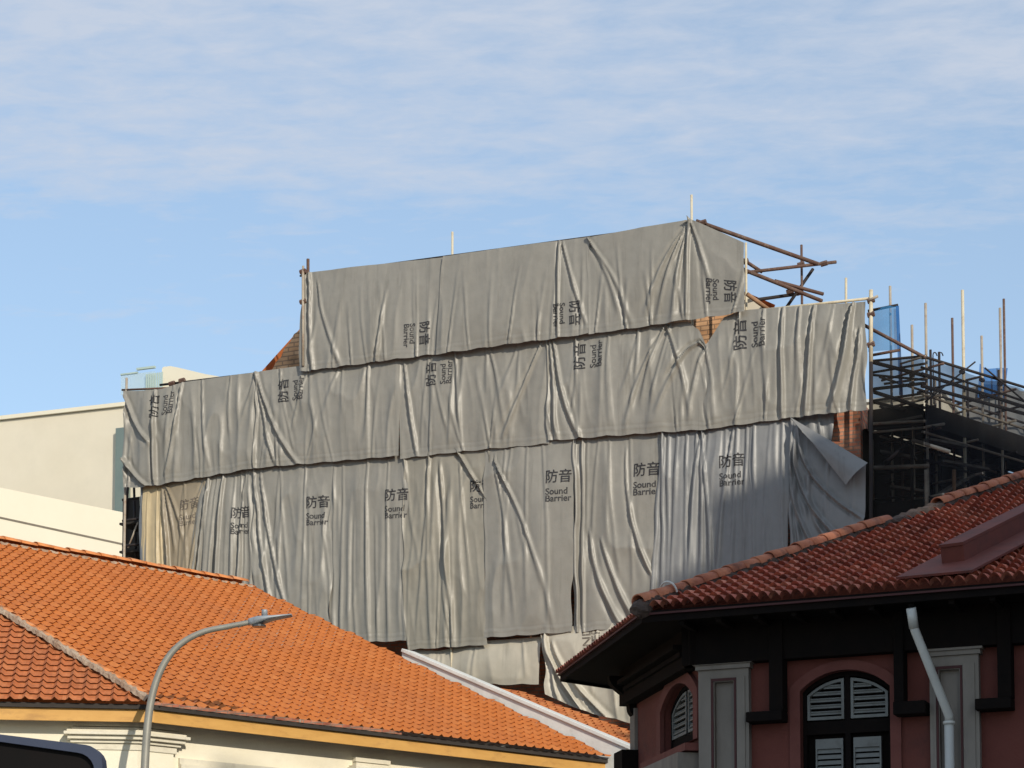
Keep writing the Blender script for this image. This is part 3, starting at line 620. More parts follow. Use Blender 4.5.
def ridge_caps(name, m, parent, p, q, r=0.11, ln=0.36, skip=(), lift=0.02, flat=0.75, seed=1, overlap=0.05):
    p = Vector(p); q = Vector(q); d = (q - p); L = d.length; d.normalize(); side = d.cross(Vector((0, 0, 1))).normalized(); upv = side.cross(d)
    mb = MB(); n = int(L / ln); rg = random.Random(seed)
    for i in range(n):
        if i in skip: continue
        a = p + d * (i * ln - overlap) + upv * lift + side * rg.uniform(-.012, .012) + upv * rg.uniform(-.008, .012); b = a + d * (ln + overlap)
        r0, r1 = r * 1.12, r * 0.92; vs = []; sg = 10
        for (c, rr) in ((a, r0), (b, r1)):
            for k in range(sg + 1):
                t = math.pi * k / sg; vs.append(c + side * math.cos(t) * rr + upv * math.sin(t) * rr * flat)
            for k in range(sg + 1):
                t = math.pi * k / sg; vs.append(c + side * math.cos(t) * (rr - .02) + upv * (math.sin(t) * (rr - .02) * flat))
        K = sg + 1; fs = []
        for k in range(sg):
            fs += [(k, k + 1, 2 * K + k + 1, 2 * K + k), (K + k, 3 * K + k, 3 * K + k + 1, K + k + 1), (k, K + k, K + k + 1, k + 1), (2 * K + k, 2 * K + k + 1, 3 * K + k + 1, 3 * K + k)]
        mb.add(vs, fs)
    return mb.build(name, m, parent, smooth=True)
def mortar_line(name, m, parent, p, q, w=0.12, h=0.05, seed=1, dz=0.0):
    p = Vector(p); q = Vector(q); d = q - p; L = d.length; d.normalize(); side = d.cross(Vector((0, 0, 1))).normalized(); upv = side.cross(d)
    n = int(L / 0.06); rg = random.Random(seed); vs = []; fs = []
    prof = [(-1, -.6), (-.8, .5), (0, 1), (.8, .5), (1, -.6)]
    for i in range(n + 1):
        c = p + d * (L * i / n) + upv * dz
        for (a, b) in prof: vs.append(c + side * (a * w * rg.uniform(.75, 1.2)) + upv * (b * h * rg.uniform(.5, 1.25)))
    for i in range(n):
        for k in range(4): fs.append((i * 5 + k, i * 5 + k + 1, (i + 1) * 5 + k + 1, (i + 1) * 5 + k))
    return MB().add(vs, fs).build(name, m, parent)

# ---- orange-roofed building ---------------------------------------
DA = 31.0
A = at_y(154, 703, DA); ZE = A.z
PM = 0.5; nM = Vector((-0.679, 0.734, 0)).normalized()           # inward of the main slope
def main_pt(px, py):   # on the main slope plane
    n = Vector((nM.x * -PM, nM.y * -PM, 1)); return hit(px, py, A, n.normalized())
def main_tR(P): v = Vector((P.x - A.x, P.y - A.y, 0)); return v.dot(V2D), v.dot(nM)
tr0 = main_tR(main_pt(125, 565)); RR = tr0[1]
tre = main_tR(main_pt(252, 588)); tee = main_tR(main_pt(624, 766))
mp_ = lambda t, r: Vector((A.x, A.y, 0)) + V2D * t + nM * r + Vector((0, 0, ZE + PM * r))
RE = mp_(tre[0], RR); EE = mp_(tee[0], 0)
print('orange', tr0, tre, tee)
HP = main_pt(0, 610); eL = V2(-0.99, -0.13); inL = V2(-0.13, 0.99)
pitL = (HP.z - ZE) / (Vector((HP.x - A.x, HP.y - A.y, 0)).dot(inL))
hd_ = (HP - A); HT = A + hd_ * (RR / main_tR(HP)[1])                       # where the hip meets the ridge
print('hip', HP, pitL, HT)
OB = empty('tile_roofed_building', (A.x, A.y, 0), 'cream building with a bright orange tiled hip roof and ochre fascia at lower left', 'building')
inside = mp_(5, 3)
tw, th = 0.213, 0.27
roof = empty('roof', (0, 0, 0), None, None); roof.parent = OB; roof.matrix_parent_inverse = Matrix.Translation(-OB.location)
def sub(o): return o
def dummy(): pass
bpy.data.objects.remove(roof)
rm = tile_slope('roof', 'orange_tile', OB, mp_(-16, 0), V2D, nM, PM, tw, th, int((16 + tee[0] + 1) / tw), int(RR * math.hypot(1, PM) / th) + 1,
                [line_clip(A, HT, inside), line_clip(EE, RE, inside), line_clip(mp_(0, RR), mp_(1, RR), inside)], amp=.050, step=.026, jitter=.0015)
nl = int(9 / tw)
OL = A + eL * (nl * tw)
rl = tile_slope('roof', 'orange_tile_b', OB, A - eL * 1.0, eL, inL, pitL, tw, .205, int(12 / tw), int(9 / .205),
                [line_clip(A, HT, A + eL * 3 + inL * 1)], amp=.060, step=.028, jitter=.002)
ridge_caps('ridge_cap', 'cap_orange', rm, HT + Vector((0, 0, .03)), RE + Vector((0, 0, .03)), r=.15, ln=.34, flat=.55, seed=3)
mortar_line('ridge_mortar', 'mortar', rm, mp_(main_tR(HT)[0], RR - .13), mp_(tre[0], RR - .13), .035, .04, 4, .03)
ridge_caps('hip_cap', 'cap_orange', rm, A + Vector((0, 0, .0)), HT, r=.10, ln=.30, flat=.6, seed=5, lift=0.02)
mortar_line('hip_mortar', 'mortar', rm, A - inL * .08 + eL * .08 + Vector((0, 0, .02)), HT - inL * .08 + eL * .08 + Vector((0, 0, .02)), .055, .06, 6, .02)
# rear slopes close the roof
b = MB(); RL = mp_(main_tR(HT)[0], RR)
b.add([HT, RE, mp_(tre[0] + .6, 2 * RR) - Vector((0, 0, PM * 2 * RR)), HT + nM * RR - Vector((0, 0, PM * RR))], [(0, 1, 2, 3)])
b.build('rear_slope', 'orange_tile', OB)
# walls: plan inset from the eave
INS = 0.55
fM = Frame((mp_(0, INS)[0], mp_(0, INS)[1]), V2D)     # outward w: (0.679,-0.734)
fL = Frame(A + inL * .48, -eL)
# intersection of both wall lines
def isect(p, d, q, e):
    det = d.x * -e.y + e.x * d.y; r_ = (q - p); s = (r_.x * -e.y + e.x * r_.y) / det; return p + d * s
K = isect(fM.o, fM.u, fL.o, fL.u)
wl = [K, K + V2D * (tee[0] + 1.2), K + V2D * (tee[0] + 1.2) + nM * 14, K + nM * 15 + V2D * -2, K + eL * 12 + inL * 12, K + eL * 12]
MB().prism(wl, 0, ZE + .02).build('wall', 'cream_wall', OB)
# fascia, soffit
FH = 0.185; zf0 = ZE - .085
b = MB()
for (p, q, inn) in ((A, mp_(tee[0] + .35, 0), nM), (A, A + eL * 12, inL)):
    p = Vector((p.x, p.y, 0)); q = Vector((q.x, q.y, 0)); inn = Vector(inn)
    p2, q2 = p + inn * .13, q + inn * .13
    b.hexa([Vector((v.x, v.y, z)) for z in (zf0 - FH, zf0) for v in (p2, q2, q2 + inn * .045, p2 + inn * .045)])
b.build('fascia', 'ochre_paint', OB)
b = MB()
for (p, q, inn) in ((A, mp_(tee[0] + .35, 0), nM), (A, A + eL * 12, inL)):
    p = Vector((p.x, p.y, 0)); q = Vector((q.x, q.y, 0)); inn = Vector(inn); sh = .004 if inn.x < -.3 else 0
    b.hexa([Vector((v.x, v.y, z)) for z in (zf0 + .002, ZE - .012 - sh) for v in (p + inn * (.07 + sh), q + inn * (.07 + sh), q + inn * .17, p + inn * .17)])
b.build('eave_shade_strip', 'eave_shade_dark', OB)  # dark strip painting the shadow line below the tile ends
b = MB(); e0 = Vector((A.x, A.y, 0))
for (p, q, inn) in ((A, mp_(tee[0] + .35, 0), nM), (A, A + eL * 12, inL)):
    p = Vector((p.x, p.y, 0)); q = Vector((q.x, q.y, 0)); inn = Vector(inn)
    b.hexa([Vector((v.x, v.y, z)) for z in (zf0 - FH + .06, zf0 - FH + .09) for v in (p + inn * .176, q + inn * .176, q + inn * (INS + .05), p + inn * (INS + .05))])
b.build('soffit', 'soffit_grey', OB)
# capitals
def wrap(mb, L1, L2, o, z0, z1):
    # plan of a band wrapped round the wall corner K, standing o proud of both walls
    a0 = K + eL * L1; c0 = K + V2D * L2
    ko = isect(fM.o + fM.w * o, fM.u, fL.o + fL.w * o, fL.u)
    a1 = a0 + fL.w * o; c1 = c0 + fM.w * o
    pts = [a0, a1, ko, c1, c0, K + nM * .2]
    return mb.prism(pts, z0, z1)
zc = ZE - .20
steps = [(.02, .0, .10, .09), (.12, .0, .11, .05), (.17, .07, .20, .035), (.205, .11, .25, .05), (.255, .06, .19, .06), (.315, .02, .13, .05), (.365, -.03, .09, .10)]
b = MB()
for (dz, ex, o, hh) in steps: wrap(b, .95 + ex, .70 + ex, o, zc - dz - hh + .002, zc - dz)
b.build('capital', 'cream_trim', OB, bevel=.008)
b = MB()
for i in range(26):
    a = -(.95) + .9 * i / 25; b.fbox(Frame(K, -eL), a, a + .018, zc - .105, zc - .03, .10, .115)
b.build('dentil_band', 'cream_trim', OB)
b = MB(); wrap(b, .88, .62, .07, 0.02, zc - .46); b.build('pilaster', 'cream_wall', OB)
fK = Frame(K, V2D)
a375, z375 = fK.px(375, 757, .1)
b = MB()
for (dz, ex, o, hh) in steps: b.fbox(fK, a375 - .40 - ex, a375 + .34 + ex, z375 - dz - hh + .002, z375 - dz, -.05, o)
b.build('capital', 'cream_trim', OB, bevel=.008)
b = MB(); b.fbox(fK, a375 - .36, a375 + .30, .02, z375 - .46, -.05, .07); b.build('pilaster', 'cream_wall', OB)
zs = fK.px(240, 764, .05)[1]
b = MB(); b.fbox(fK, .75, a375 - .45, zs - .09, zs, -.05, .05); b.fbox(fK, .75, a375 - .45, zs - .16, zs - .092, -.05, .09)
b.build('string_course', 'cream_trim', OB)
# party wall with white coping along the right rake
rk = (RE - EE); rk2 = Vector((rk.x, rk.y, 0)).normalized(); side = Vector((rk2.y, -rk2.x, 0))
if side.x < 0: side = -side
pl_n = side
c0 = hit(402, 652, EE + side * .05, pl_n); c1 = hit(640, 754, EE + side * .05, pl_n)
b = MB(); tk = side * .30
ztop0, ztop1 = c0, c1
b.poly_extrude([c0, c1, Vector((c1.x, c1.y, .02)), Vector((c0.x, c0.y, .02))], tk)
b.build('party_wall', 'coping_white', OB)
b = MB(); dd = (c1 - c0).normalized(); upn = side.cross(dd); upn = upn if upn.z > 0 else -upn
q0, q1 = c0 - side * .05 , c1 - side * .05
b.poly_extrude([q0 + upn * .003, q1 + upn * .003, q1 + upn * .07, q0 + upn * .07], side * .42); b.build('coping', 'coping_white', OB, bevel=.01)
# ---- the older tiled roof beyond the coping -----------------------------
P2_ = at_y(640, 748, 39.0); prL = .365
OT = empty('low_roofed_house', (P2_.x, P2_.y, 0), 'old low house with weathered orange tiles between the white coping and the pale sheets', 'house')
Pc = P2_ - V2D * 4.6 - nM * 1.6 - Vector((0, 0, 1.6 * prL))
gp = FAC.P(0, 0, -.35)
tile_slope('roof', 'far_tile', OT, Pc, V2D, nM, prL, .22, .28, 44, 24, [(gp, FAC.w), line_clip(FAC.pt(480, 600), FAC.pt(480, 600) + nM, P2_), line_clip(EE + side * .42, RE + side * .42, P2_ + V2D * 3)], amp=.05, step=.03)
b = MB(); b.prism([Pc + V2D * 4.6 + nM * .4, Pc + V2D * 9 + nM * .4, Pc + V2D * 7 + nM * 2.2, Pc + V2D * 4.0 + nM * 2.2], 0, Pc.z); b.build('wall', 'cream_wall', OT)

# ---- main building behind the sheets ------------------------------------
FB = Frame(FAC.o - FAC.w * 1.25, FAC.u)
aL = FB.px(118, 480)[0]; aR = FB.px(861, 420)[0]; zEv = FB.px(500, 352)[1]
MBd = empty('brick_shophouse', FB.P(0, 0, 0), 'brick shophouse wrapped in grey sheets, bare brick showing at its right corner', 'building')
b = MB(); cR = FB.P(aR, 0); cL = FB.P(aL + .8, 0)
wz = FB.px(840, 405)[1]
plan = [cL, cR, cR + V2(.08, 1) * 5, cL + V2(.0, 1) * 5]
b.prism(plan, 0, zEv - 0.2); ap0, ap1 = FAC.px(826, 430, -.5)[0], FAC.px(861, 430, -.5)[0]; b.fbox(FAC, ap0, ap1, 0, FAC.px(840, 395)[1], -1.2, -.45)
wo_ = b.build('wall', 'red_brick', MBd)
me = wo_.data; ul = me.uv_layers.new(name='UVMap')
for p in me.polygons:
    for lidx in p.loop_indices:
        co = me.vertices[me.loops[lidx].vertex_index].co; ul.data[lidx].uv = ((co - FB.o).dot(FB.u) + (co - FB.o).dot(V2D) * .5, co.z)
ea0, ez0 = FB.px(262, 378); ea1 = FB.px(778, 310)[0]
E0_, E1_ = FB.P(ea0, ez0, .2), FB.P(ea1, ez0, .2)
R0_, R1_ = FB.P(ea0 + .62, ez0 + 2.35, -1.9), FB.P(ea1 - 3.4, ez0 + 2.35, -1.9)
gpx = [(262, 380), (268, 372), (272, 370), (276, 362), (281, 357), (284, 349), (290, 342), (294, 334), (300, 330), (345, 286), (700, 262), (735, 285), (772, 310), (778, 335), (262, 400)]
b = MB(); b.poly_extrude([FB.pt(x, y, .25) for x, y in gpx], -FB.w * .3); ro = b.build('gable_wall', 'tan_brick', MBd)
ul = ro.data.uv_layers.new(name='UVMap')
for p in ro.data.polygons:
    for lidx in p.loop_indices:
        co = ro.data.vertices[ro.data.loops[lidx].vertex_index].co; ul.data[lidx].uv = ((co - FB.o).dot(FB.u) * .8, co.z * .8)
b = MB(); b.add([R0_, R1_, FB.P(ea1 - 2, ez0, -4.4), FB.P(ea0, ez0, -4.4)], [(0, 1, 2, 3)]); b.add([E1_, R1_, FB.P(ea1 - 2, ez0, -4.4)], [(0, 1, 2)]); b.add([E0_, R0_, FB.P(ea0, ez0, -4.4)], [(0, 1, 2)])
b.build('rear_slope', 'far_tile', MBd)
b = MB(); g0 = FB.pt(742, 294, .35); g1 = FB.pt(770, 309, .35); g2 = FB.pt(742, 330, .35)
b.poly_extrude([g0, g1, Vector((g1.x, g1.y, g2.z)), g2], -FB.w * .15); b.build('gable_board', 'far_cream', MBd)

# ------------------------------------------------------------------ scaffold behind the sheets
SCF = empty('facade_scaffold', FAC.P(0, 0, -.15), 'tube scaffold standing behind the grey sheets with poles and braces poking above them', 'scaffold')
def stick(p, q, r=.026, m='tube_grey', name='pole', parent=None, d0=-.1, d1=-.1, fr=FAC):
    P = fr.pt(p[0], p[1], d0); Q = fr.pt(q[0], q[1], d1)
    return MB().tube([P, Q], r, 8).build(name, m, parent or SCF, smooth=True)
def vert_pole(px, ytop, d, r=.026, m='tube_grey', fr=FAC, parent=None):
    a, z = fr.px(px, ytop, d); return MB().tube([fr.P(a, .02, d), fr.P(a + random.uniform(-.02, .02), z, d)], r, 8).build('pole', m, parent or SCF, smooth=True)
random.seed(5)
for px, yt, m in ((303, 266, 'tube_grey'), (452, 232, 'tube_cream'), (691, 195, 'tube_cream'), (745, 243, 'tube_cream'), (801, 245, 'tube_rust'), ):
    vert_pole(px, yt, -.04 if px != 801 else -1.4, m=m)
stick((846, 278), (846, 345), .026, 'tube_cream', d0=-.04, d1=-.04)
MB().tube([FAC.pt(308, 276, -.02), FAC.pt(308, 259, -.02)], .035, 8).build('coupler', 'tube_rust', SCF)
stick((303, 270), (303, 366), .03, 'tube_grey', d0=.33, d1=.33)
vert_pole(126, 378, -.02, r=.03, m='tube_grey')
stick((871, 290), (871, 362), .04, 'tube_cream', d0=.12, d1=.12); stick((871, 362), (871, 640), .04, 'tube_dark', d0=.12, d1=.12)
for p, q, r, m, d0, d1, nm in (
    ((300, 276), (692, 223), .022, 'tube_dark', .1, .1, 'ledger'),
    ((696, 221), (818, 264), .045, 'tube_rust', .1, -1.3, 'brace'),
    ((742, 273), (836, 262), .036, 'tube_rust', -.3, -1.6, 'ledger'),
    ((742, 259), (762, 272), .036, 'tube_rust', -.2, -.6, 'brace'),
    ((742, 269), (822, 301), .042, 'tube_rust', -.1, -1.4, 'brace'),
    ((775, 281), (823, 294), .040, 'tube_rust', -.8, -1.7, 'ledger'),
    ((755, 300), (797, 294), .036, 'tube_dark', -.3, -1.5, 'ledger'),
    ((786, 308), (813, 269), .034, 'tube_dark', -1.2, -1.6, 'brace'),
    ((747, 294), (769, 310), .045, 'plank', .2, -.2, 'brace'),
    ((744, 312), (874, 298), .03, 'tube_cream', .02, .1, 'ledger'),
    ((160, 385), (300, 368), .028, 'tube_dark', -.02, .02, 'ledger'),
    ((300, 368), (548, 339), .028, 'tube_dark', -.02, .02, 'ledger'),
    ((122, 390), (168, 388), .025, 'tube_rust', -.02, .02, 'ledger'),
    ((868, 301), (878, 296), .03, 'tube_grey', .15, .15, 'ledger'),
    ((123, 552), (128, 486), .03, 'tube_dark', -1.1, -1.1, 'pole'),
    ((136, 560), (134, 486), .03, 'tube_dark', -.5, -.5, 'pole'),
    ((122, 521), (150, 517), .03, 'tube_dark', -.1, -.4, 'ledger'),
    ((122, 546), (150, 543), .03, 'tube_dark', -.1, -.4, 'ledger'),
    ((122, 500), (150, 497), .03, 'tube_dark', -.1, -.4, 'ledger'),
    ((128, 548), (138, 522), .02, 'tube_grey', -.3, -.3, 'brace'),
    ((146, 560), (140, 497), .02, 'tube_cream', -.2, -.2, 'brace')):
    stick(p, q, r, m, nm, d0=d0, d1=d1)
for p, d in (((801, 265), -1.4), ((790, 292), -1.2), ((800, 293), -1.5), ((824, 264), -1.4), ((703, 223), .1), ((745, 262), -.1), ((182, 381), 0), ((172, 384), 0), ((871, 301), .12), ((871, 315), .12), ((871, 345), .12), ((303, 272), .3), ((303, 302), .3)):
    c = FAC.pt(*p, d); MB().tube([c - FAC.u * .07, c + FAC.u * .07 + Vector((0, 0, .02))], .055, 6).build('coupler', 'tube_rust', SCF)
# decks
for yy in (520, 548):
    a0, z0 = FAC.px(123, yy, -.5); a1 = FAC.px(780, 420, -.5)[0]
    if yy == 376: a0 = FAC.px(300, 376, -.5)[0]
    z0 -= .15
    MB().fbox(FAC, a0, a1, z0, z0 + .05, -1.1, -.35).build('deck', 'deck_dark', SCF)
MB().fbox(FAC, FAC.px(124, 500, -1.2)[0], FAC.px(156, 500, -1.2)[0], FAC.px(123, 640)[1], FAC.px(123, 484)[1], -1.2, -1.15).build('dark_fill_panel', 'shaded_interior', SCF)  # added dark panel standing for the shaded scaffold interior

# ------------------------------------------------------------------ right-hand scaffold with black netting
cS = FAC.pt(924, 400, -.2); FS = Frame(cS, V2D)          # outward w of V2D frame = (0.679,-0.734)
SSC = empty('side_scaffold', (cS.x, cS.y, 0), 'dark scaffold at the right corner with tall poles and long sloping rails', 'scaffold')
dS = 0.0
F1 = Frame(FAC.o - FAC.w * .2, FAC.u)
for px, yt, fr, d, m in ((891, 286, F1, -1.0, 'tube_grey'), (912, 325, F1, -.3, 'tube_grey'), (925, 303, FS, -.05, 'tube_grey'), (952, 318, FS, -.9, 'tube_rust'), (962, 290, FS, 0, 'tube_cream'),
                         (982, 336, FS, -.4, 'tube_grey'), (1000, 308, FS, 0, 'tube_grey'), (1004, 299, FS, -.9, 'tube_rust'), (1040, 330, FS, 0, 'tube_grey'), (939, 352, FS, -1.0, 'tube_dark'), (931, 350, FS, -1.0, 'tube_dark')):
    vert_pole(px, yt, d, r=.032 if px == 962 else .027, m=m, fr=fr, parent=SSC)
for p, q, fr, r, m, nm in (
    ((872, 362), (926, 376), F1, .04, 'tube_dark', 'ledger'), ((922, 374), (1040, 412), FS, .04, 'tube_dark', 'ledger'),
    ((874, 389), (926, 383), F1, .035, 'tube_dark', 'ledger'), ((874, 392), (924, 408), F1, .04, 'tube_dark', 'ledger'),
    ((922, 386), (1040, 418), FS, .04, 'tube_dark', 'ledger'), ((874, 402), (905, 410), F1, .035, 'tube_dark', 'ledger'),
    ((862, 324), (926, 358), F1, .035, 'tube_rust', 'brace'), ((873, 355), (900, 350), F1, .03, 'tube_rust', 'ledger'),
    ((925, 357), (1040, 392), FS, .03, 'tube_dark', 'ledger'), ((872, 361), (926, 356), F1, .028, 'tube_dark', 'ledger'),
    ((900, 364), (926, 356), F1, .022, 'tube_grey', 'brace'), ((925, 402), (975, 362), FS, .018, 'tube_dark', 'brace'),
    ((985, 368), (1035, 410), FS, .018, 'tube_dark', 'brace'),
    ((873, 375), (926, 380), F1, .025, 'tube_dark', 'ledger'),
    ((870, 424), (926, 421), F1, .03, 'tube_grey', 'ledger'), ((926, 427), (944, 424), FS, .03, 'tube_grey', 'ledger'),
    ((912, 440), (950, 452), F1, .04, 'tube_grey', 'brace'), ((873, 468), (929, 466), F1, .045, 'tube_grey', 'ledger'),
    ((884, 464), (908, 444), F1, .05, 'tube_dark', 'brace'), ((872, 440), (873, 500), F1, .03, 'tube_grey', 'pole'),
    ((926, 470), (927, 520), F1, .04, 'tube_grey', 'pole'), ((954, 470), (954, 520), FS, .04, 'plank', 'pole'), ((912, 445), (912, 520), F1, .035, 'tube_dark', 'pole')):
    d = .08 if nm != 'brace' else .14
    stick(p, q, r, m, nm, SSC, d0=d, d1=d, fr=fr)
rg = random.Random(3)
for k in range(7):          # more rails, guard rails and cross tubes, level by level
    z = F1.px(900, 413)[1] + .92 - k * .66
    for fr, a0_, a1_ in ((F1, F1.px(873, 400)[0], F1.px(926, 400)[0]), (FS, -.1, 13.5)):
        for dd in (.02, -1.0):
            j0, j1 = rg.uniform(-.08, .08), rg.uniform(-.12, .12)
            MB().tube([fr.P(a0_, z + j0, dd), fr.P(a1_, z + j1, dd)], .026, 8).build('ledger', 'tube_dark' if rg.random() < .7 else 'tube_grey', SSC, smooth=True)
    for q_ in range(5):
        a_ = .3 + q_ * 1.25 + rg.uniform(-.1, .1); MB().tube([FS.P(a_, z + .05, .22), FS.P(a_ + rg.uniform(-.1, .1), z + .05, -1.3)], .026, 8).build('transom', rg.choice(['tube_dark', 'tube_grey', 'tube_rust']), SSC, smooth=True)
for q_ in range(6):
    a_ = .55 + q_ * 1.15; MB().tube([FS.P(a_, .02, -.95), FS.P(a_, F1.px(900, 413)[1] + rg.uniform(.6, 2.0), -.95)], .027, 8).build('pole', rg.choice(['tube_dark', 'tube_grey', 'tube_rust']), SSC, smooth=True)
for p_, q_, fr_ in (((876, 426), (922, 417), F1), ((880, 452), (915, 458), F1), ((930, 440), (968, 447), FS), ((945, 462), (990, 470), FS), ((890, 487), (925, 492), F1), ((935, 500), (975, 476), FS)):
    P_0 = fr_.pt(*p_, .05); P_1 = fr_.pt(*q_, .1); dv = (P_1 - P_0).normalized() * 0; MB().hexa([P_0, P_1, P_1 - fr_.w * .22, P_0 - fr_.w * .22] + [v + Vector((0, 0, .05)) for v in (P_0, P_1, P_1 - fr_.w * .22, P_0 - fr_.w * .22)]).build('loose_plank', 'plank_grey', SSC)
for p, fr in (((924, 357), F1), ((912, 375), F1), ((962, 372), FS), ((982, 380), FS), ((982, 396), FS), ((1000, 384), FS), ((873, 362), F1), ((873, 390), F1), ((933, 428), FS), ((968, 483), FS), ((973, 486), FS), ((912, 384), F1)):
    c = fr.pt(*p, .1); MB().tube([c - fr.u * .05, c + fr.u * .05], .045, 6).build('coupler', 'tube_dark', SSC)
# hooked rods
for px in (933, 939):
    a, z = FS.px(px, 356, -.5)
    pts = [FS.P(a, z - 1, -.5), FS.P(a, z + .02, -.5)] + [FS.P(a + .07 - .07 * math.cos(t), z + .02 + .07 * math.sin(t), -.5) for t in (.6, 1.2, 1.8, 2.4, 3.0)]
    MB().tube(pts, .012, 6).build('hooked_rod', 'tube_dark', SSC)
# decks and inner storey, interior shade painted into its dark colour
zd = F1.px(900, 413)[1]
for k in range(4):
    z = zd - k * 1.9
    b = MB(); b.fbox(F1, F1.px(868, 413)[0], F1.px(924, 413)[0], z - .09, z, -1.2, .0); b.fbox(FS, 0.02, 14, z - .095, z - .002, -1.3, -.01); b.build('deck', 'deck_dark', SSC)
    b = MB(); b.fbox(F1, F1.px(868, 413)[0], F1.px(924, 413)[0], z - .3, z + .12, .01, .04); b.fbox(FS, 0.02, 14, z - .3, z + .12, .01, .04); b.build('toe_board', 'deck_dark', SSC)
IB = empty('unfinished_building', FS.P(0, 0, -1.5), 'unfinished building behind black netting at right, painted dark for its shaded interior', 'building')
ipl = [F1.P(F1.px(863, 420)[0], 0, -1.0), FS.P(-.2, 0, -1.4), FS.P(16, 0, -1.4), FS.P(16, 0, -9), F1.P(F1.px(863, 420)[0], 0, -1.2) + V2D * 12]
b = MB(); b.prism(ipl, 0, zd - .12); b.build('wall', 'shaded_interior', IB)
b = MB(); b.fbox(FS, -.1, 16, zd - .118, zd - .1, -6, -1.35); b.build('roof_slab', 'shaded_interior', IB)
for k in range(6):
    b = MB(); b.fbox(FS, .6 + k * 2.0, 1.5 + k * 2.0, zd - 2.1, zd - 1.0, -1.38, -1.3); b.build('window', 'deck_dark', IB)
# netting
def sheet(name, fr, outline_top, outline_bot, d, m, label, cat, seed, amp=.05, group=None, n=40, parent=None):
    tp = [fr.px(*p, d) for p in outline_top]; bt = [fr.px(*p, d) for p in outline_bot]
    s = np.linspace(0, 1, n); a = poly_interp(tp, s); b_ = poly_interp(bt, s); vs = []; vn = VN(seed); ny = 16
    for j in range(ny + 1):
        t = j / ny
        for i in range(n):
            p = a[i] + (b_[i] - a[i]) * t; w_ = d + amp * float(vn(np.array([p[0] / .5]), np.array([p[1] / 1.2]))[0]) + amp * .5 * math.sin(p[0] * 9 + t)
            vs.append(fr.P(p[0], p[1], w_))
    fs = [(j * n + i, j * n + i + 1, (j + 1) * n + i + 1, (j + 1) * n + i) for j in range(ny) for i in range(n - 1)]
    o = MB().add(vs, fs).build(name, m, parent, smooth=True)
    if label: tag(o, label, cat, group)
    return o
GN = 'debris netting on the right scaffold'
sheet('debris_net', F1, [(873, 361), (900, 359), (924, 356)], [(873, 600), (924, 600)], .16, 'net_dense', 'black net on the short front face of the right scaffold', 'netting', 61, group=GN)
sheet('debris_net', FS, [(924, 357), (938, 364), (951, 366), (962, 371), (981, 380), (1000, 382), (1024, 391), (1080, 404)], [(924, 600), (1080, 600)], .18, 'net_black', 'black net with a sloping top edge on the long side of the right scaffold', 'netting', 62, group=GN, n=80)
F1b = Frame(FAC.o - FAC.w * 1.0, FAC.u)
sheet('blue_net', F1b, [(868, 311), (880, 308), (897, 305)], [(868, 352), (899, 350)], 0, 'net_blue', 'upper translucent blue net hung between two poles beside the grey sheets', 'netting', 63, amp=.03)
stick((868, 311), (898, 305), .03, 'tube_dark', 'ledger', SSC, fr=F1b, d0=0, d1=0)
sheet('blue_net', F1b, [(896, 306), (899, 306)], [(899, 395), (903, 395)], .06, 'net_blue_dense', 'narrow dense blue strip of net hanging straight down', 'netting', 64, amp=.03, n=6)
FSb = Frame(FS.P(0, 0, -1.2), V2D)
sheet('blue_net', FSb, [(978, 364), (984, 369), (1008, 368)], [(976, 398), (1004, 398)], 0, 'net_blue_dense', 'small blue net sagging between the poles at far right', 'netting', 65, amp=.04)
FSc = Frame(FS.P(0, 0, -1.3), V2D)
sheet('backing_sheet', FSc, [(960, 390), (984, 384), (1060, 398)], [(960, 470), (984, 470), (1060, 470)], 0, 'tarp_cool', 'grey-blue sheet behind the netting at the right edge', 'tarpaulin', 66, amp=.08)
# cream wall seen through the netting
c = at_y(950, 380, 58); g = Frame(c, FAC.u)
BC = empty('distant_cream_block', (c.x, c.y, 0), 'distant cream block seen through the black netting', 'building')
MB().fbox(g, -2.6, g.px(942, 391)[0], 0, g.px(920, 397)[1], -10, 0).build('wall', 'far_cream', BC)
MB().fbox(g, -2.7, g.px(942, 391)[0] + .1, g.px(920, 397)[1] + .003, g.px(920, 394)[1], -10.1, .1).build('roof', 'coping_white', BC)

# ------------------------------------------------------------------ far buildings at left
fU = Frame(at_y(60, 415, 75), V2(0.93, -0.36))
def fpx(fr, px, py, d=0): return fr.px(px, py, d)
FA = empty('far_white_block', (fU.o.x, fU.o.y, 0), 'large plain cream block with a gently rising roof edge behind the orange roof', 'building')
pts = [fU.px(-60, 428), fU.px(0, 421), fU.px(126, 407), fU.px(140, 406)]
b = MB(); b.poly_extrude([fU.P(pts[0][0], 0)] + [fU.P(a, z) for a, z in pts] + [fU.P(pts[-1][0], 0)], -fU.w * 14); b.build('wall', 'far_cream', FA)
b = MB(); b.poly_extrude([fU.P(a, z + .02, .12) for a, z in pts] + [fU.P(a, z + .16, .12) for a, z in pts[::-1]], -fU.w * .6); b.build('parapet_trim', 'far_pale', FA)
a0 = fU.px(119.3, 440)[0]
b = MB(); b.fbox(fU, a0, a0 + .5, 2, fU.px(120, 430)[1], .02, .25); b.build('stair_window', 'green_glass', FA)
fV = Frame(at_y(60, 500, 62), V2D)
FBk = empty('far_low_block', (fV.o.x, fV.o.y, 0), 'sunlit pale cream block with a dark horizontal joint, right above the orange ridge', 'building')
p0, p1 = fV.px(-40, 479.5), fV.px(124, 512.5)
b = MB(); b.poly_extrude([fV.P(p0[0], 0), fV.P(*p0), fV.P(*p1), fV.P(p1[0], 0)], -fV.w * 10); b.build('wall', 'far_pale', FBk)
q0, q1 = fV.px(-40, 510), fV.px(124, 545.5); hh = .06
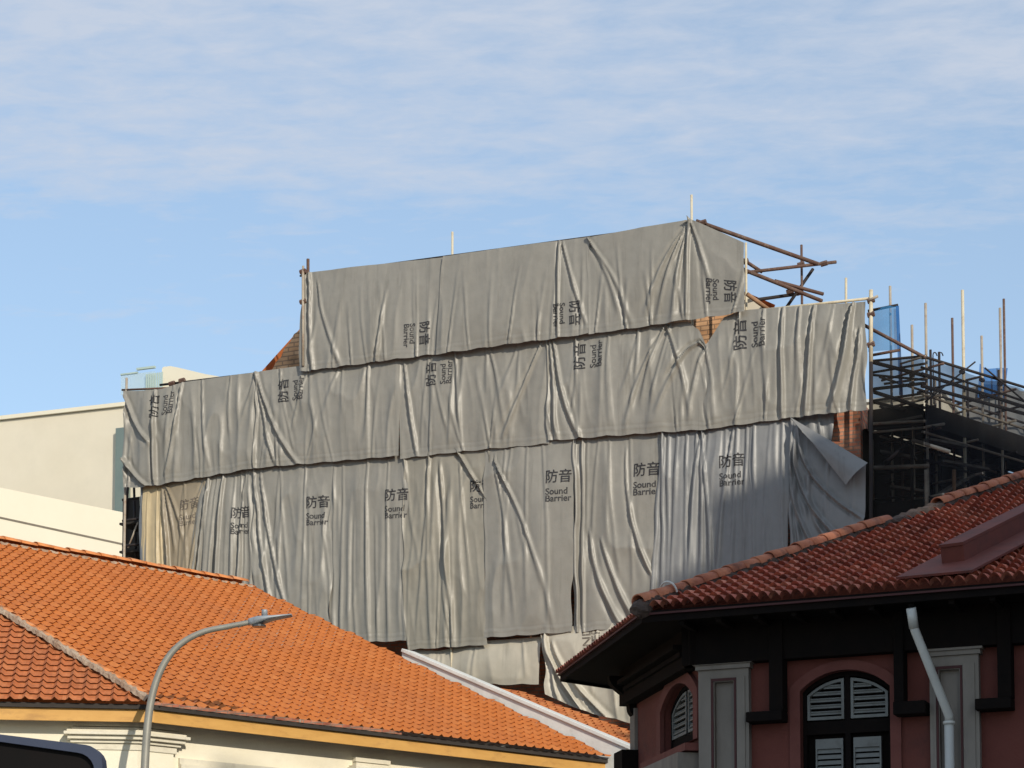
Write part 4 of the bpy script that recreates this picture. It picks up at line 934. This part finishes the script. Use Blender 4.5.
b = MB(); b.poly_extrude([fV.P(q0[0], q0[1], .01), fV.P(q0[0], q0[1] + hh, .01), fV.P(q1[0], q1[1] + hh, .01), fV.P(q1[0], q1[1], .01)], -fV.w * .05); b.build('joint', 'soffit_grey', FBk)
fW = Frame(at_y(170, 375, 66), V2(0.93, -0.36))
FC = empty('rooftop_room', (fW.o.x, fW.o.y, 0), 'small white rooftop room with a rounded corner behind the far left end of the sheets', 'building')
pl = [fW.px(162, 520), fW.px(162, 369), fW.px(163, 367), fW.px(170, 366), fW.px(178, 367.5), fW.px(205, 374), fW.px(240, 380), fW.px(240, 520)]
pl[0] = (pl[0][0], 0.0); pl[-1] = (pl[-1][0], 0.0)
b = MB(); b.poly_extrude([fW.P(a, z) for a, z in pl], -fW.w * 8); b.build('wall', 'far_pale', FC)
FF = empty('roof_fence', fW.P(0, fW.px(150, 392)[1], .5), 'pale green rooftop fence beside the white rooftop room', 'fence')
for i in range(8):
    x = 146 + i * 2.2; a, z = fW.px(x, 372, .5); z = fW.px(154, 373, .5)[1]; MB().fbox(fW, a - .012, a + .04, fW.px(150, 400)[1], z, .47, .5).build('bar', 'fence_green', FF)
MB().fbox(fW, fW.px(145, 373)[0], fW.px(163, 373)[0], fW.px(154, 373.5)[1], fW.px(154, 371.5)[1], .44, .53).build('rail', 'fence_green', FF)
MB().fbox(fW, fW.px(128, 373)[0], fW.px(145, 373)[0], fW.px(150, 376.5)[1] + .002, fW.px(150, 375)[1], .41, .46).build('rail', 'fence_green', FF)
pg = net_mat('glass_pane', (0.5, 0.62, 0.66), 0.4)
MB().fbox(fW, fW.px(128, 380)[0], fW.px(162, 380)[0], fW.px(150, 396)[1], fW.px(150, 376.5)[1], .42, .43).build('panel', 'glass_pane', FF)

# ------------------------------------------------------------------ red building at lower right
u = FAC.u
wallY = 28.81
F0 = Frame((0, wallY), u)                      # front wall
EV = Frame((0, wallY - .977), u)               # front eave line
E1 = EV.pt(640, 611); ZR = E1.z
dch = V2(-0.206, 0.979)
E2 = Vector((E1.x, E1.y, 0)) + dch * 4.67; E2 = hit(558, 672, E1, Vector((0, 0, 1))) ; E2.z = ZR
dch = V2(E2.x - E1.x, E2.y - E1.y)
print('E1', E1, 'E2', E2)
RB = empty('red_shophouse', (E1.x + 1, E1.y + 1, 0), 'dark red shophouse with shuttered arch windows, grey pilasters and old red roof tiles', 'building')
n1 = -F0.w; n2 = Vector((dch.y, -dch.x, 0)); n3 = Vector((.679, -.734, 0)).normalized()
if n2.x < 0: n2 = -n2
PR = .417
M_ = Matrix(((n1.x, n1.y), (n2.x, n2.y))).inverted(); h1 = M_ @ Vector((1, 1)); h1 = Vector((h1.x, h1.y, 0))
print('hip dir', h1)
HQ = E1 + h1 * 9 + Vector((0, 0, 9 * PR))
insF = E1 + F0.u * 8 + n1 * 2
old_tw, old_th = .146, .265
cl1 = line_clip(E1, HQ, insF)
rf = tile_slope('roof', 'old_tile', RB, E1 - u * .3, u, n1, PR, old_tw, old_th, int(15 / old_tw), int(9.6 / old_th), [cl1], prof='arc', amp=.070, step=.065, seg=6)
rc = tile_slope('roof', 'old_tile', RB, E2 - Vector((0, 0, .05)), -dch, n2, PR, old_tw, old_th, int(((E2 - E1).length + 9) / old_tw), int(9 / old_th),
                [line_clip(E1, HQ, E2 + n2 * .5 ), line_clip(E2, HQ, E1 + n2 * .3)], prof='arc', amp=.05, step=.04, seg=6)
E3 = E2 + V2D * 11
b = MB(); b.add([E2, E3, HQ], [(0, 1, 2)]); b.add([HQ, E3, E3 + V2(1, 0) * 14], [(0, 1, 2)]); b.build('rear_slope', 'old_tile', RB)
ridge_caps('hip_cap', 'cap_old', rf, E1 + Vector((.03, .03, .10)), E1 + (HQ - E1) * .485 + Vector((0, 0, .11)), r=.118, ln=.29, flat=.85, seed=8)
ridge_caps('hip_cap', 'cap_old', rf, E1 + (HQ - E1) * .60 + Vector((0, 0, .11)), HQ + Vector((0, 0, .11)), r=.118, ln=.29, flat=.85, seed=9)
mortar_line('hip_mortar', 'mortar_dark', rf, E1 + Vector((0, 0, .08)), HQ + Vector((0, 0, .08)), .13, .07, 9, .02)
sv = []; lf_ = []; ng = 8
for i in range(ng + 1):
    for k in range(12):
        t, ph_ = math.pi * i / ng, 2 * math.pi * k / 12; w_ = random.uniform(.88, 1.1)
        sv.append(E1 + h1 * .02 + Vector((math.sin(t) * math.cos(ph_) * .15 * w_, math.sin(t) * math.sin(ph_) * .15 * w_, .03 + math.cos(t) * .12 * w_)))
lf_ = [(i * 12 + k, i * 12 + (k + 1) % 12, (i + 1) * 12 + (k + 1) % 12, (i + 1) * 12 + k) for i in range(ng) for k in range(12)]
MB().add(sv, lf_).build('hip_end_mortar', 'mortar_dark', rf)
cc = E1 + h1 * .46 + Vector((0, 0, .46 * PR + .11))
hd1 = (HQ - E1).normalized(); sd1 = hd1.cross(Vector((0, 0, 1))).normalized(); up1 = sd1.cross(hd1)
MB().tube([cc + sd1 * math.cos(t) * .155 + up1 * (math.sin(t) * .135 + .02) for t in np.linspace(-.2, math.pi + .2, 12)], .014, 6).build('tie_wire', 'pipe_white', rf)
# gutter and fascia
b = MB(); o1 = Vector((0, 0, -.02))
far = E1 + u * 15
def strip(mb, p, q, n_in, t0, t1, z0, z1):
    mb.hexa([Vector((v.x, v.y, z)) for z in (z0, z1) for v in (p + n_in * t0, q + n_in * t0, q + n_in * t1, p + n_in * t1)])
# mitred inset ring for eave board and soffit
def inset(k):
    a = isect(E1 + n1 * k, u, E1 + n2 * k, dch); b_ = isect(E2 + n2 * k, dch, E2 + n3 * k, V2D); return [E1 + u * 15 + n1 * k, a, b_, b_ + V2D * 10]
def ring(mb, k0, k1, z0, z1):
    a, c = inset(k0), inset(k1)
    for i in range(3):
        mb.hexa([Vector((v.x, v.y, z)) for z in (z0, z1) for v in (a[i], a[i + 1], c[i + 1], c[i])])
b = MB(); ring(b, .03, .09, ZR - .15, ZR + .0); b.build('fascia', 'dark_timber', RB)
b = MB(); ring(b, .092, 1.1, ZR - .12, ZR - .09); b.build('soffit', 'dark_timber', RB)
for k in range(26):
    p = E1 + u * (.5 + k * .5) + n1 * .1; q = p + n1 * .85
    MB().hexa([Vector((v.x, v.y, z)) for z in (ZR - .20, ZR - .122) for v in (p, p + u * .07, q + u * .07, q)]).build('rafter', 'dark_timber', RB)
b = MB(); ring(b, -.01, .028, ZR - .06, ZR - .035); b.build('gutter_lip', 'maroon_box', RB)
# walls
W1 = F0.pt(700, 700); W1.z = 0
wi = inset(.9); W1 = Vector((wi[1].x, wi[1].y, 0)); W1 = F0.P(F0.px(701, 700)[0], 0)
FCm = Frame(W1, -dch)           # chamfer: outward w
a2 = FCm.px(634, 720)[0]; W2 = FCm.P(a2, 0)
print('W1', W1, 'W2', W2, 'w', FCm.w)
aw = F0.px(701, 700)[0]; zt = ZR - .10; aEnd = aw + 14
P_ = F0.px
# front window opening
wa0, wa1 = P_(801, 720)[0], P_(891, 720)[0]; zsp = P_(845, 689)[1]; zap = P_(846, 670)[1]; zwb = zsp - 3.2
def arch(a0, a1, zb, zs, za, n=14):
    c = (a0 + a1) / 2; hw = (a1 - a0) / 2; h = za - zs; r = (hw * hw + h * h) / (2 * h); zc_ = za - r; t0 = math.asin(hw / r)
    return [(a0, zb), (a1, zb)] + [(c + r * math.sin(t), zc_ + r * math.cos(t)) for t in np.linspace(t0, -t0, n)]
op = arch(wa0, wa1, zwb, zsp, zap)
per = P_(1095, 700)[0] - P_(845, 700)[0]
hole2 = [(a + 3.0, z) for a, z in op]; hole3 = [(a + 6.0, z) for a, z in op]
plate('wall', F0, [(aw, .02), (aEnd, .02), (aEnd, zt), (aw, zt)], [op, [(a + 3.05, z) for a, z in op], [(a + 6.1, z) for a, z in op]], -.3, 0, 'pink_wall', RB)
a2m = a2
ac0, ac1 = FCm.px(664, 720)[0], FCm.px(697, 720)[0]; zcs = FCm.px(682, 703)[1]; zca = FCm.px(682, 683)[1]
opc = arch(ac0, ac1, FCm.px(680, 748)[1], zcs, zca)
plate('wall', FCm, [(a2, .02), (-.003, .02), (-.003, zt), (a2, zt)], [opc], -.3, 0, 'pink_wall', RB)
FS3 = Frame(W2, -V2D)
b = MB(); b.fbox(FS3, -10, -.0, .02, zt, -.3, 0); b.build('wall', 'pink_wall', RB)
def arch_band(name, fr, a0, a1, zb, zs, za, wd_, d, m):
    outer = arch(a0 - wd_, a1 + wd_, zb, zs + wd_ * .3, za + wd_ * .9); inner = arch(a0, a1, zb - .01, zs, za)
    return plate(name, fr, outer, [arch(a0, a1, zb + .002, zs, za)], -.02, d, m, RB)
def window(fr, a0, a1, zb, zs, za, name='window', parent=None, label=None):
    dk = .09
    par = plate(name, fr, arch(a0 - .01, a1 + .01, zb, zs, za + .01), [], -.26, -.22, 'dark_timber', parent)   # dark backing
    zt0 = fr.px(845, 719)[1] if fr is F0 else zs - .42; zt1 = zt0 - .17
    c = (a0 + a1) / 2; m_ = .045
    hw = (a1 - a0) / 2 - .06; h = za - zs - .04; r = (hw * hw + h * h) / (2 * h); zc_ = (za - .07) - r
    # outer frame
    fo_ = plate('frame', fr, arch(a0, a1, zb, zs, za), [arch(a0 + .05, a1 - .05, zb + .05, zs - .02, za - .06)], -.20, -.10, 'dark_timber', par)
    MB().fbox(fr, a0 + .05, a1 - .05, zt1, zt0, -.2, -.11).build('transom', 'dark_timber', par)
    MB().fbox(fr, c - .035, c + .035, zb + .05, za - .06, -.2, -.112).build('mullion', 'dark_timber', par)
    for sgn in (-1, 1):
        x_in = c + sgn * .045; x_out = c + sgn * (hw + .0)
        top = lambda x: zc_ + math.sqrt(max(.0001, r * r - (x - c) ** 2))
        xs = np.linspace(x_in, x_out, 9)
        outl = [(x_in, zt0 + .02), (x_out, zt0 + .02)] + [(x, top(x) - .015) for x in xs[::-1]]
        xs2 = np.linspace(x_in + sgn * .035, x_out - sgn * .035, 9)
        hl = [(xs2[0], zt0 + .06), (xs2[-1], zt0 + .06)] + [(x, top(x) - .055) for x in xs2[::-1]]
        fan = plate('fanlight_shutter', fr, outl, [hl], -.18, -.10, 'shutter_grey', par)
        z = zt0 + .09; mb = MB()
        while z < za:
            x_far = xs2[-1]
            inside_ = [x for x in np.linspace(xs2[0], xs2[-1], 40) if top(x) - .05 > z + .02]
            if len(inside_) > 3:
                xa, xb = min(inside_), max(inside_)
                mb.hexa([fr.P(xa, z, -.15), fr.P(xb, z, -.15), fr.P(xb, z + .012, -.15), fr.P(xa, z + .012, -.15), fr.P(xa, z + .035, -.12) , fr.P(xb, z + .035, -.12), fr.P(xb, z + .047, -.125), fr.P(xa, z + .047, -.125)])
                mb.fbox(fr, xa, xb, z - .004, z + .016, -.16, -.112)
            z += .085
        mb.build('louvre_slats', 'shutter_grey', fan)
        # lower leaf
        l0, l1 = (c + sgn * .07, c + sgn * (hw - .10)); l0, l1 = min(l0, l1), max(l0, l1)
        lf = plate('shutter_leaf', fr, [(l0, zb + .08), (l1, zb + .08), (l1, zt1 - .06), (l0, zt1 - .06)], [[(l0 + .02, zb + .12), (l1 - .02, zb + .12), (l1 - .02, zt1 - .19), (l0 + .02, zt1 - .19)]], -.17, -.12, 'shutter_grey', par)
        mb = MB(); z = zb + .14
        while z < zt1 - .20:
            mb.hexa([fr.P(l0 + .02, z, -.125), fr.P(l1 - .02, z, -.125), fr.P(l1 - .02, z, -.140), fr.P(l0 + .02, z, -.140), fr.P(l0 + .02, z + .055, -.150), fr.P(l1 - .02, z + .055, -.150), fr.P(l1 - .02, z + .055, -.165), fr.P(l0 + .02, z + .055, -.165)])
            z += .075
        mb.build('louvre_slats', 'shutter_grey', lf)
    return par
for k in range(3):
    window(F0, wa0 + 3.05 * k, wa1 + 3.05 * k, zwb, zsp, zap, parent=RB)
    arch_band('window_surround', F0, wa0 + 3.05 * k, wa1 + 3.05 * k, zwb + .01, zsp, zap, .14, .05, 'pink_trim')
window(FCm, ac0, ac1, FCm.px(680, 748)[1] + .002, zcs, zca, parent=RB)
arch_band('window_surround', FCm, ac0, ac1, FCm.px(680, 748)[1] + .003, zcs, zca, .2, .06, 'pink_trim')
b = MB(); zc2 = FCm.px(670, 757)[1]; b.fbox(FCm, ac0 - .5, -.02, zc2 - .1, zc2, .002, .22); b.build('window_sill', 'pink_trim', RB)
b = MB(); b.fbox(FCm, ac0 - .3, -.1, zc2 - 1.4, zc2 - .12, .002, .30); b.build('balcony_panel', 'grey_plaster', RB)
b = MB(); zc3 = FCm.px(640, 677)[1]; 
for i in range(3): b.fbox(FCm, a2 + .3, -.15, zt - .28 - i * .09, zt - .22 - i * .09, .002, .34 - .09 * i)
b.build('cornice', 'dark_timber', RB)  # cornice coloured near black to paint the corner wall's shade
zl = FCm.px(634, 752)[1]
b = MB(); b.fbox(Frame(W2, -dch), -.25, .25, zl - .5, zl, -.1, .25); b.build('ledge', 'dark_timber', RB)
# corbel bracket at the left wall edge
fb = Frame(W2, -dch); zb0 = fb.px(634, 690)[1]
cpr = [(-.05, 0)] + [(.42 - .40 * (k / 16) + .045 * math.sin(k / 16 * math.pi * 2.6), -.58 * k / 16) for k in range(17)] + [(-.05, -.58)]
b = MB(); b.poly_extrude([fb.P(-.02, zt - .12 + dz_, o_) for o_, dz_ in cpr], fb.u * .18); b.build('corbel', 'dark_timber', RB)
b = MB(); b.fbox(fb, -.05, .22, .02, zt - .6, -.05, .05); b.build('corner_pilaster', 'grey_plaster', RB)
# pilasters on the front
def pilaster(pa, pb, ytop, ia, ib, yin):
    a0, z0 = P_(pa, ytop); a1 = P_(pb, ytop)[0]; zt_ = P_((pa + pb) / 2, ytop)[1]
    i0 = P_(ia, yin)[0]; i1 = P_(ib, yin)[0]; zi = P_((ia + ib) / 2, yin)[1]
    p = plate('pilaster', F0, [(a0, .03), (a1, .03), (a1, zt_ - .09), (a0, zt_ - .09)], [[(i0, .3), (i1, .3), (i1, zi), (i0, zi)]], -.05, .12, 'grey_plaster', RB)
    MB().fbox(F0, i0 - .0, i1, .3, zi, -.04, .035).build('inset_panel', 'grey_plaster', p)
    mb = MB(); mb.fbox(F0, a0 + .05, i0 - .045, .2, zt_ - .2, .121, .135); mb.fbox(F0, i1 + .045, a1 - .05, .2, zt_ - .2, .121, .135)
    mb.build('edge_moulding', 'grey_plaster', p)
    mb = MB(); mb.fbox(F0, i0 - .04, i1 + .04, zi + .01, zi + .045, .121, .14); mb.fbox(F0, i0 - .04, i0 - .012, .2, zi + .008, .121, .14); mb.fbox(F0, i1 + .012, i1 + .04, .2, zi + .008, .121, .14)
    mb.build('inset_frame', 'maroon_box', p)
    mb = MB(); mb.fbox(F0, a0 - .03, a1 + .03, zt_ - .088, zt_ - .03, -.04, .16); mb.fbox(F0, a0 - .06, a1 + .06, zt_ - .028, zt_ + .03, -.04, .19); mb.build('pilaster_cap', 'grey_plaster', p)
    return p
pilaster(701, 751, 664, 717, 736, 683)
pilaster(931, 980, 650, 941, 961, 671)
pilaster(1166, 1216, 634, 1178, 1198, 655)
zfr = P_(850, 657)[1]
b = MB(); b.fbox(F0, aw - .2, aEnd, zfr, zt + .01, .003, .20); b.build('shade_board', 'dark_timber', RB)  # dark boards painting the deep eave shade on the wall tops
b = MB(); b.fbox(FCm, a2 - .1, .16, zfr, zt + .012, .003, .20); b.build('shade_board', 'dark_timber', RB)
# L-shaped brackets
def bracket(pv0, pv1, ph0, ph1, ytop, yb0, yb1):
    za = P_((ph0 + ph1) / 2, yb0)[1]; zb_ = P_((ph0 + ph1) / 2, yb1)[1]; zt_ = P_(pv0, ytop)[1]
    mb = MB(); mb.fbox(F0, P_(ph0, yb0)[0], P_(ph1, yb0)[0], zb_, za, .002, .30); mb.fbox(F0, P_(pv0, yb0)[0], P_(pv1, yb0)[0], za + .002, zt - .02, .002, .24)
    return mb.build('eave_bracket', 'dark_timber', RB, bevel=.012)
bracket(774, 788, 752, 788, 660, 714, 724)
bracket(898, 908, 898, 930, 655, 704, 717)
bracket(1001, 1015, 979, 1015, 648, 701, 712)
bracket(1134, 1148, 1134, 1164, 640, 690, 702)
# wall band
# downpipe
DP = empty('downpipe', (0, 0, 0), None, None); bpy.data.objects.remove(DP)
g0 = F0.pt(911, 608, .80); g1 = F0.pt(914, 628, .72); g2 = F0.pt(949, 716, .26); g3 = F0.pt(949, 722, .22); g4 = F0.P(F0.px(949, 722, .22)[0], .05, .22)
dpo = MB().tube([g0, g1], .062, 14, r1=.060).add([], []).build('downpipe', 'pipe_white', RB, smooth=True)
MB().tube([g1 + Vector((0, 0, .02)), g1 * .98 + g2 * .02, g2, g3], .056, 14).build('downpipe', 'pipe_white', RB, smooth=True)
MB().tube([g3, g4], .060, 14).build('downpipe', 'pipe_white', RB, smooth=True)
MB().tube([g3 + Vector((0, 0, .01)), g3 - Vector((0, 0, .03))], .075, 14).build('pipe_collar', 'pipe_white', RB, smooth=True)
for zz in (.9, 2.1): c_ = Vector((g4.x, g4.y, g3.z - zz)); MB().tube([c_, c_ - Vector((0, 0, .04))], .068, 14).build('pipe_strap', 'pipe_strap', RB)
# roof box (long skylight kerb) on the front slope
nF = (Vector((0, 0, 1)) + F0.w * PR).normalized()
rp = lambda x, y, l=0: hit(x, y, E1 + nF * (.05 + l), nF)
q = [rp(942, 569, .04), rp(965, 566, .04)]; ax = (rp(1040, 527, .04) - q[1]); ax.normalize(); ax = ax - nF * ax.dot(nF); ax.normalize()
Lb = 4.2; hb = .27; sdv = q[1] - q[0]
base = [q[0], q[1], q[1] + ax * Lb, q[0] + ax * Lb]
b = MB(); b.hexa(base + [v + nF * hb for v in base]); bx = b.build('roof_box', 'red_metal', rf, bevel=.012); bx['label'] = 'long dark red metal box kerb on the roof tiles'
b = MB(); cl_ = [q[0] - ax * .02 - sdv * .03, q[1] - ax * .02 + sdv * .03, q[1] + ax * Lb + sdv * .03, q[0] + ax * Lb - sdv * .03]
b.hexa([v + nF * (hb + .003) for v in cl_] + [v + nF * (hb + .04) for v in cl_]); b.build('roof_box_lid', 'red_metal', bx)
fq = [rp(896, 577, .11), rp(972, 570, .11), rp(972, 570, .11) + ax * (Lb + .4), rp(918, 563, .11) + ax * Lb]
b = MB(); b.hexa([v - nF * .03 for v in fq] + [v for v in fq]); b.build('flashing', 'red_metal', bx)

# ------------------------------------------------------------------ street lamp
YL = 30.0
LP = empty('street_lamp', (at_y(143, 900, YL).x, YL, 0), 'slim grey street lamp with curved arm and flat head before the orange roof', 'street lamp')
cp = [(144, 790), (146, 745), (149.5, 710), (156, 682), (167, 659), (182, 643), (203, 632), (228, 626.5), (262, 620)]
ctl = [at_y(x, y, YL) for x, y in cp]
def catmull(pts, n=8):
    out = []; P = [pts[0]] + pts + [pts[-1]]
    for i in range(1, len(P) - 2):
        for k in range(n):
            t = k / n; p0, p1, p2, p3 = P[i - 1:i + 3]
            out.append(0.5 * ((2 * p1) + (p2 - p0) * t + (2 * p0 - 5 * p1 + 4 * p2 - p3) * t * t + (3 * p1 - p0 - 3 * p2 + p3) * t ** 3))
    return out + [pts[-1]]
crv = catmull(ctl); base_ = Vector((ctl[0].x - .01, YL, .02))
pts = [base_, Vector((base_.x, YL, .6))] + crv
MB().tube([base_, Vector((base_.x, YL, 1.3))], .085, 16).build('base_sleeve', 'lamp_pole_grey', LP, smooth=True)
MB().tube(pts[1:], .062, 14, r1=.036).build('pole', 'lamp_pole_grey', LP, smooth=True)
# head: flat tapered body built from cross sections
h0 = at_y(249, 622.5, YL); h1_ = at_y(292, 615.5, YL); hd2 = (h1_ - h0); hl = hd2.length; hd2.normalize(); hs = Vector((0, 1, 0)); hu = hd2.cross(hs).normalized(); hu = hu if hu.z > 0 else -hu
sec = [(0, .05, .055, .03), (.06, .06, .06, .045), (.13, .10, .062, .06), (.22, .15, .06, .06), (.40, .155, .05, .035), (.56, .14, .036, .016), (1.0, .10, .014, .008)]
vs = []; sg = 16
for (s, wv, ht, hb_) in sec:
    for k in range(sg):
        t = 2 * math.pi * k / sg; cs_, sn = math.cos(t), math.sin(t)
        vs.append(h0 + hd2 * (s * hl) + hs * (wv * math.copysign(abs(cs_) ** .6, cs_)) + hu * ((ht if sn > 0 else hb_) * math.copysign(abs(sn) ** .7, sn)))
fs = [(i * sg + k, i * sg + (k + 1) % sg, (i + 1) * sg + (k + 1) % sg, (i + 1) * sg + k) for i in range(len(sec) - 1) for k in range(sg)] + [tuple(range(sg)), tuple((len(sec) - 1) * sg + k for k in range(sg))]
hdm = MB().add(vs, fs).build('lamp_head', 'lamp_head_grey', LP, smooth=True)
lc = at_y(259, 625, YL); MB().tube([lc, lc - Vector((0, 0, .03))], .10, 16).build('lamp_lens', 'lamp_lens', hdm)
kc = at_y(264.5, 616, YL); MB().tube([kc, kc + Vector((0, 0, .075)), kc + Vector((0, 0, .09))], .045, 14, r1=.042).build('photocell', 'lamp_head_grey', hdm, smooth=True)
# ------------------------------------------------------------------ sign board at lower left
YS = 12.0
s0 = at_y(-30, 731, YS); s1 = at_y(104, 752, YS)
SG = empty('signal_board', (at_y(20, 760, YS).x, YS, 0), 'dark display board with blue-grey rounded frame cut off by the lower left corner', 'sign')
fg = Frame((s0.x, YS), V2(1, .0)); 
tl = fg.px(-30, 731); tr = fg.px(86, 745); rr_ = .10; rt = fg.px(103, 768); br = fg.px(104, 850); bl_ = (tl[0], br[1])
sl = (tr[1] - tl[1]) / (tr[0] - tl[0])
cor = [fg.px(*p) for p in ((86, 745.2), (91, 746.4), (96, 749.2), (100, 753.5), (102.3, 758.5), (103, 765))]
outl = [bl_, br] + cor[::-1] + [tl]
def insl(p, k):  # scale toward the centre of the board
    cxm, czm = (tl[0] + br[0]) / 2, (tl[1] + br[1]) / 2
    return (p[0] + math.copysign(k, cxm - p[0]), p[1] + math.copysign(k, czm - p[1]))
inl = [insl(p, .045) for p in outl]
plate('frame', fg, outl, [inl], -.12, .02, 'sign_frame', SG)
plate('display', fg, [insl(p, .04) for p in outl], [], -.10, -.02, 'sign_face', SG)
MB().tube([Vector(((tl[0] + br[0]) / 2 + s0.x, YS + .16, .02)), Vector(((tl[0] + br[0]) / 2 + s0.x, YS + .16, tl[1] - .1))], .06, 12).build('post', 'sign_frame', SG, smooth=True)

# ------------------------------------------------------------------ unseen stepped block behind the camera, shaped to shade the red shophouse
rD = Vector((math.cos(SUN_AZ), math.sin(SUN_AZ), 0)); aD = Vector((-math.sin(SUN_AZ), math.cos(SUN_AZ), 0)); TE = math.tan(SUN_EL)
TW = empty('shade_tower', rD * 30 + aD * -20, 'unseen stepped concrete tower behind the viewer, shaped to shade the red shophouse', 'building')
along = -18
for (q0_, q1_, hh_) in ((9.5, 16.6, 18.9), (16.6, 18.7, 19.75), (18.7, 20.6, 22.3), (20.6, 21.4, 26.4), (21.4, 22.6, 27.7), (22.6, 60, 28.0)):
    H = hh_ - TE * along; pl = [rD * q0_ + aD * along, rD * q1_ + aD * along, rD * q1_ + aD * (along - 12), rD * q0_ + aD * (along - 12)]
    MB().prism(pl, 0.02, H).build('wall_block', 'concrete_tower', TW)

# ------------------------------------------------------------------ ground
b = MB(); b.add([(-3000, -3000, 0), (3000, -3000, 0), (3000, 3000, 0), (-3000, 3000, 0)], [(0, 1, 2, 3)])
tag(b.build('ground', 'paving'), kind='structure')
b = MB(); p = V2D; n_ = Vector((.679, -.734, 0)).normalized(); c = A + n_ * 5.5
b.add([Vector((v.x, v.y, .004)) for v in (c - p * 60 - n_ * 3.5, c + p * 60 - n_ * 3.5, c + p * 60 + n_ * 3.0, c - p * 60 + n_ * 3.0)], [(0, 1, 2, 3)])
tag(b.build('road', 'asphalt'), kind='structure')
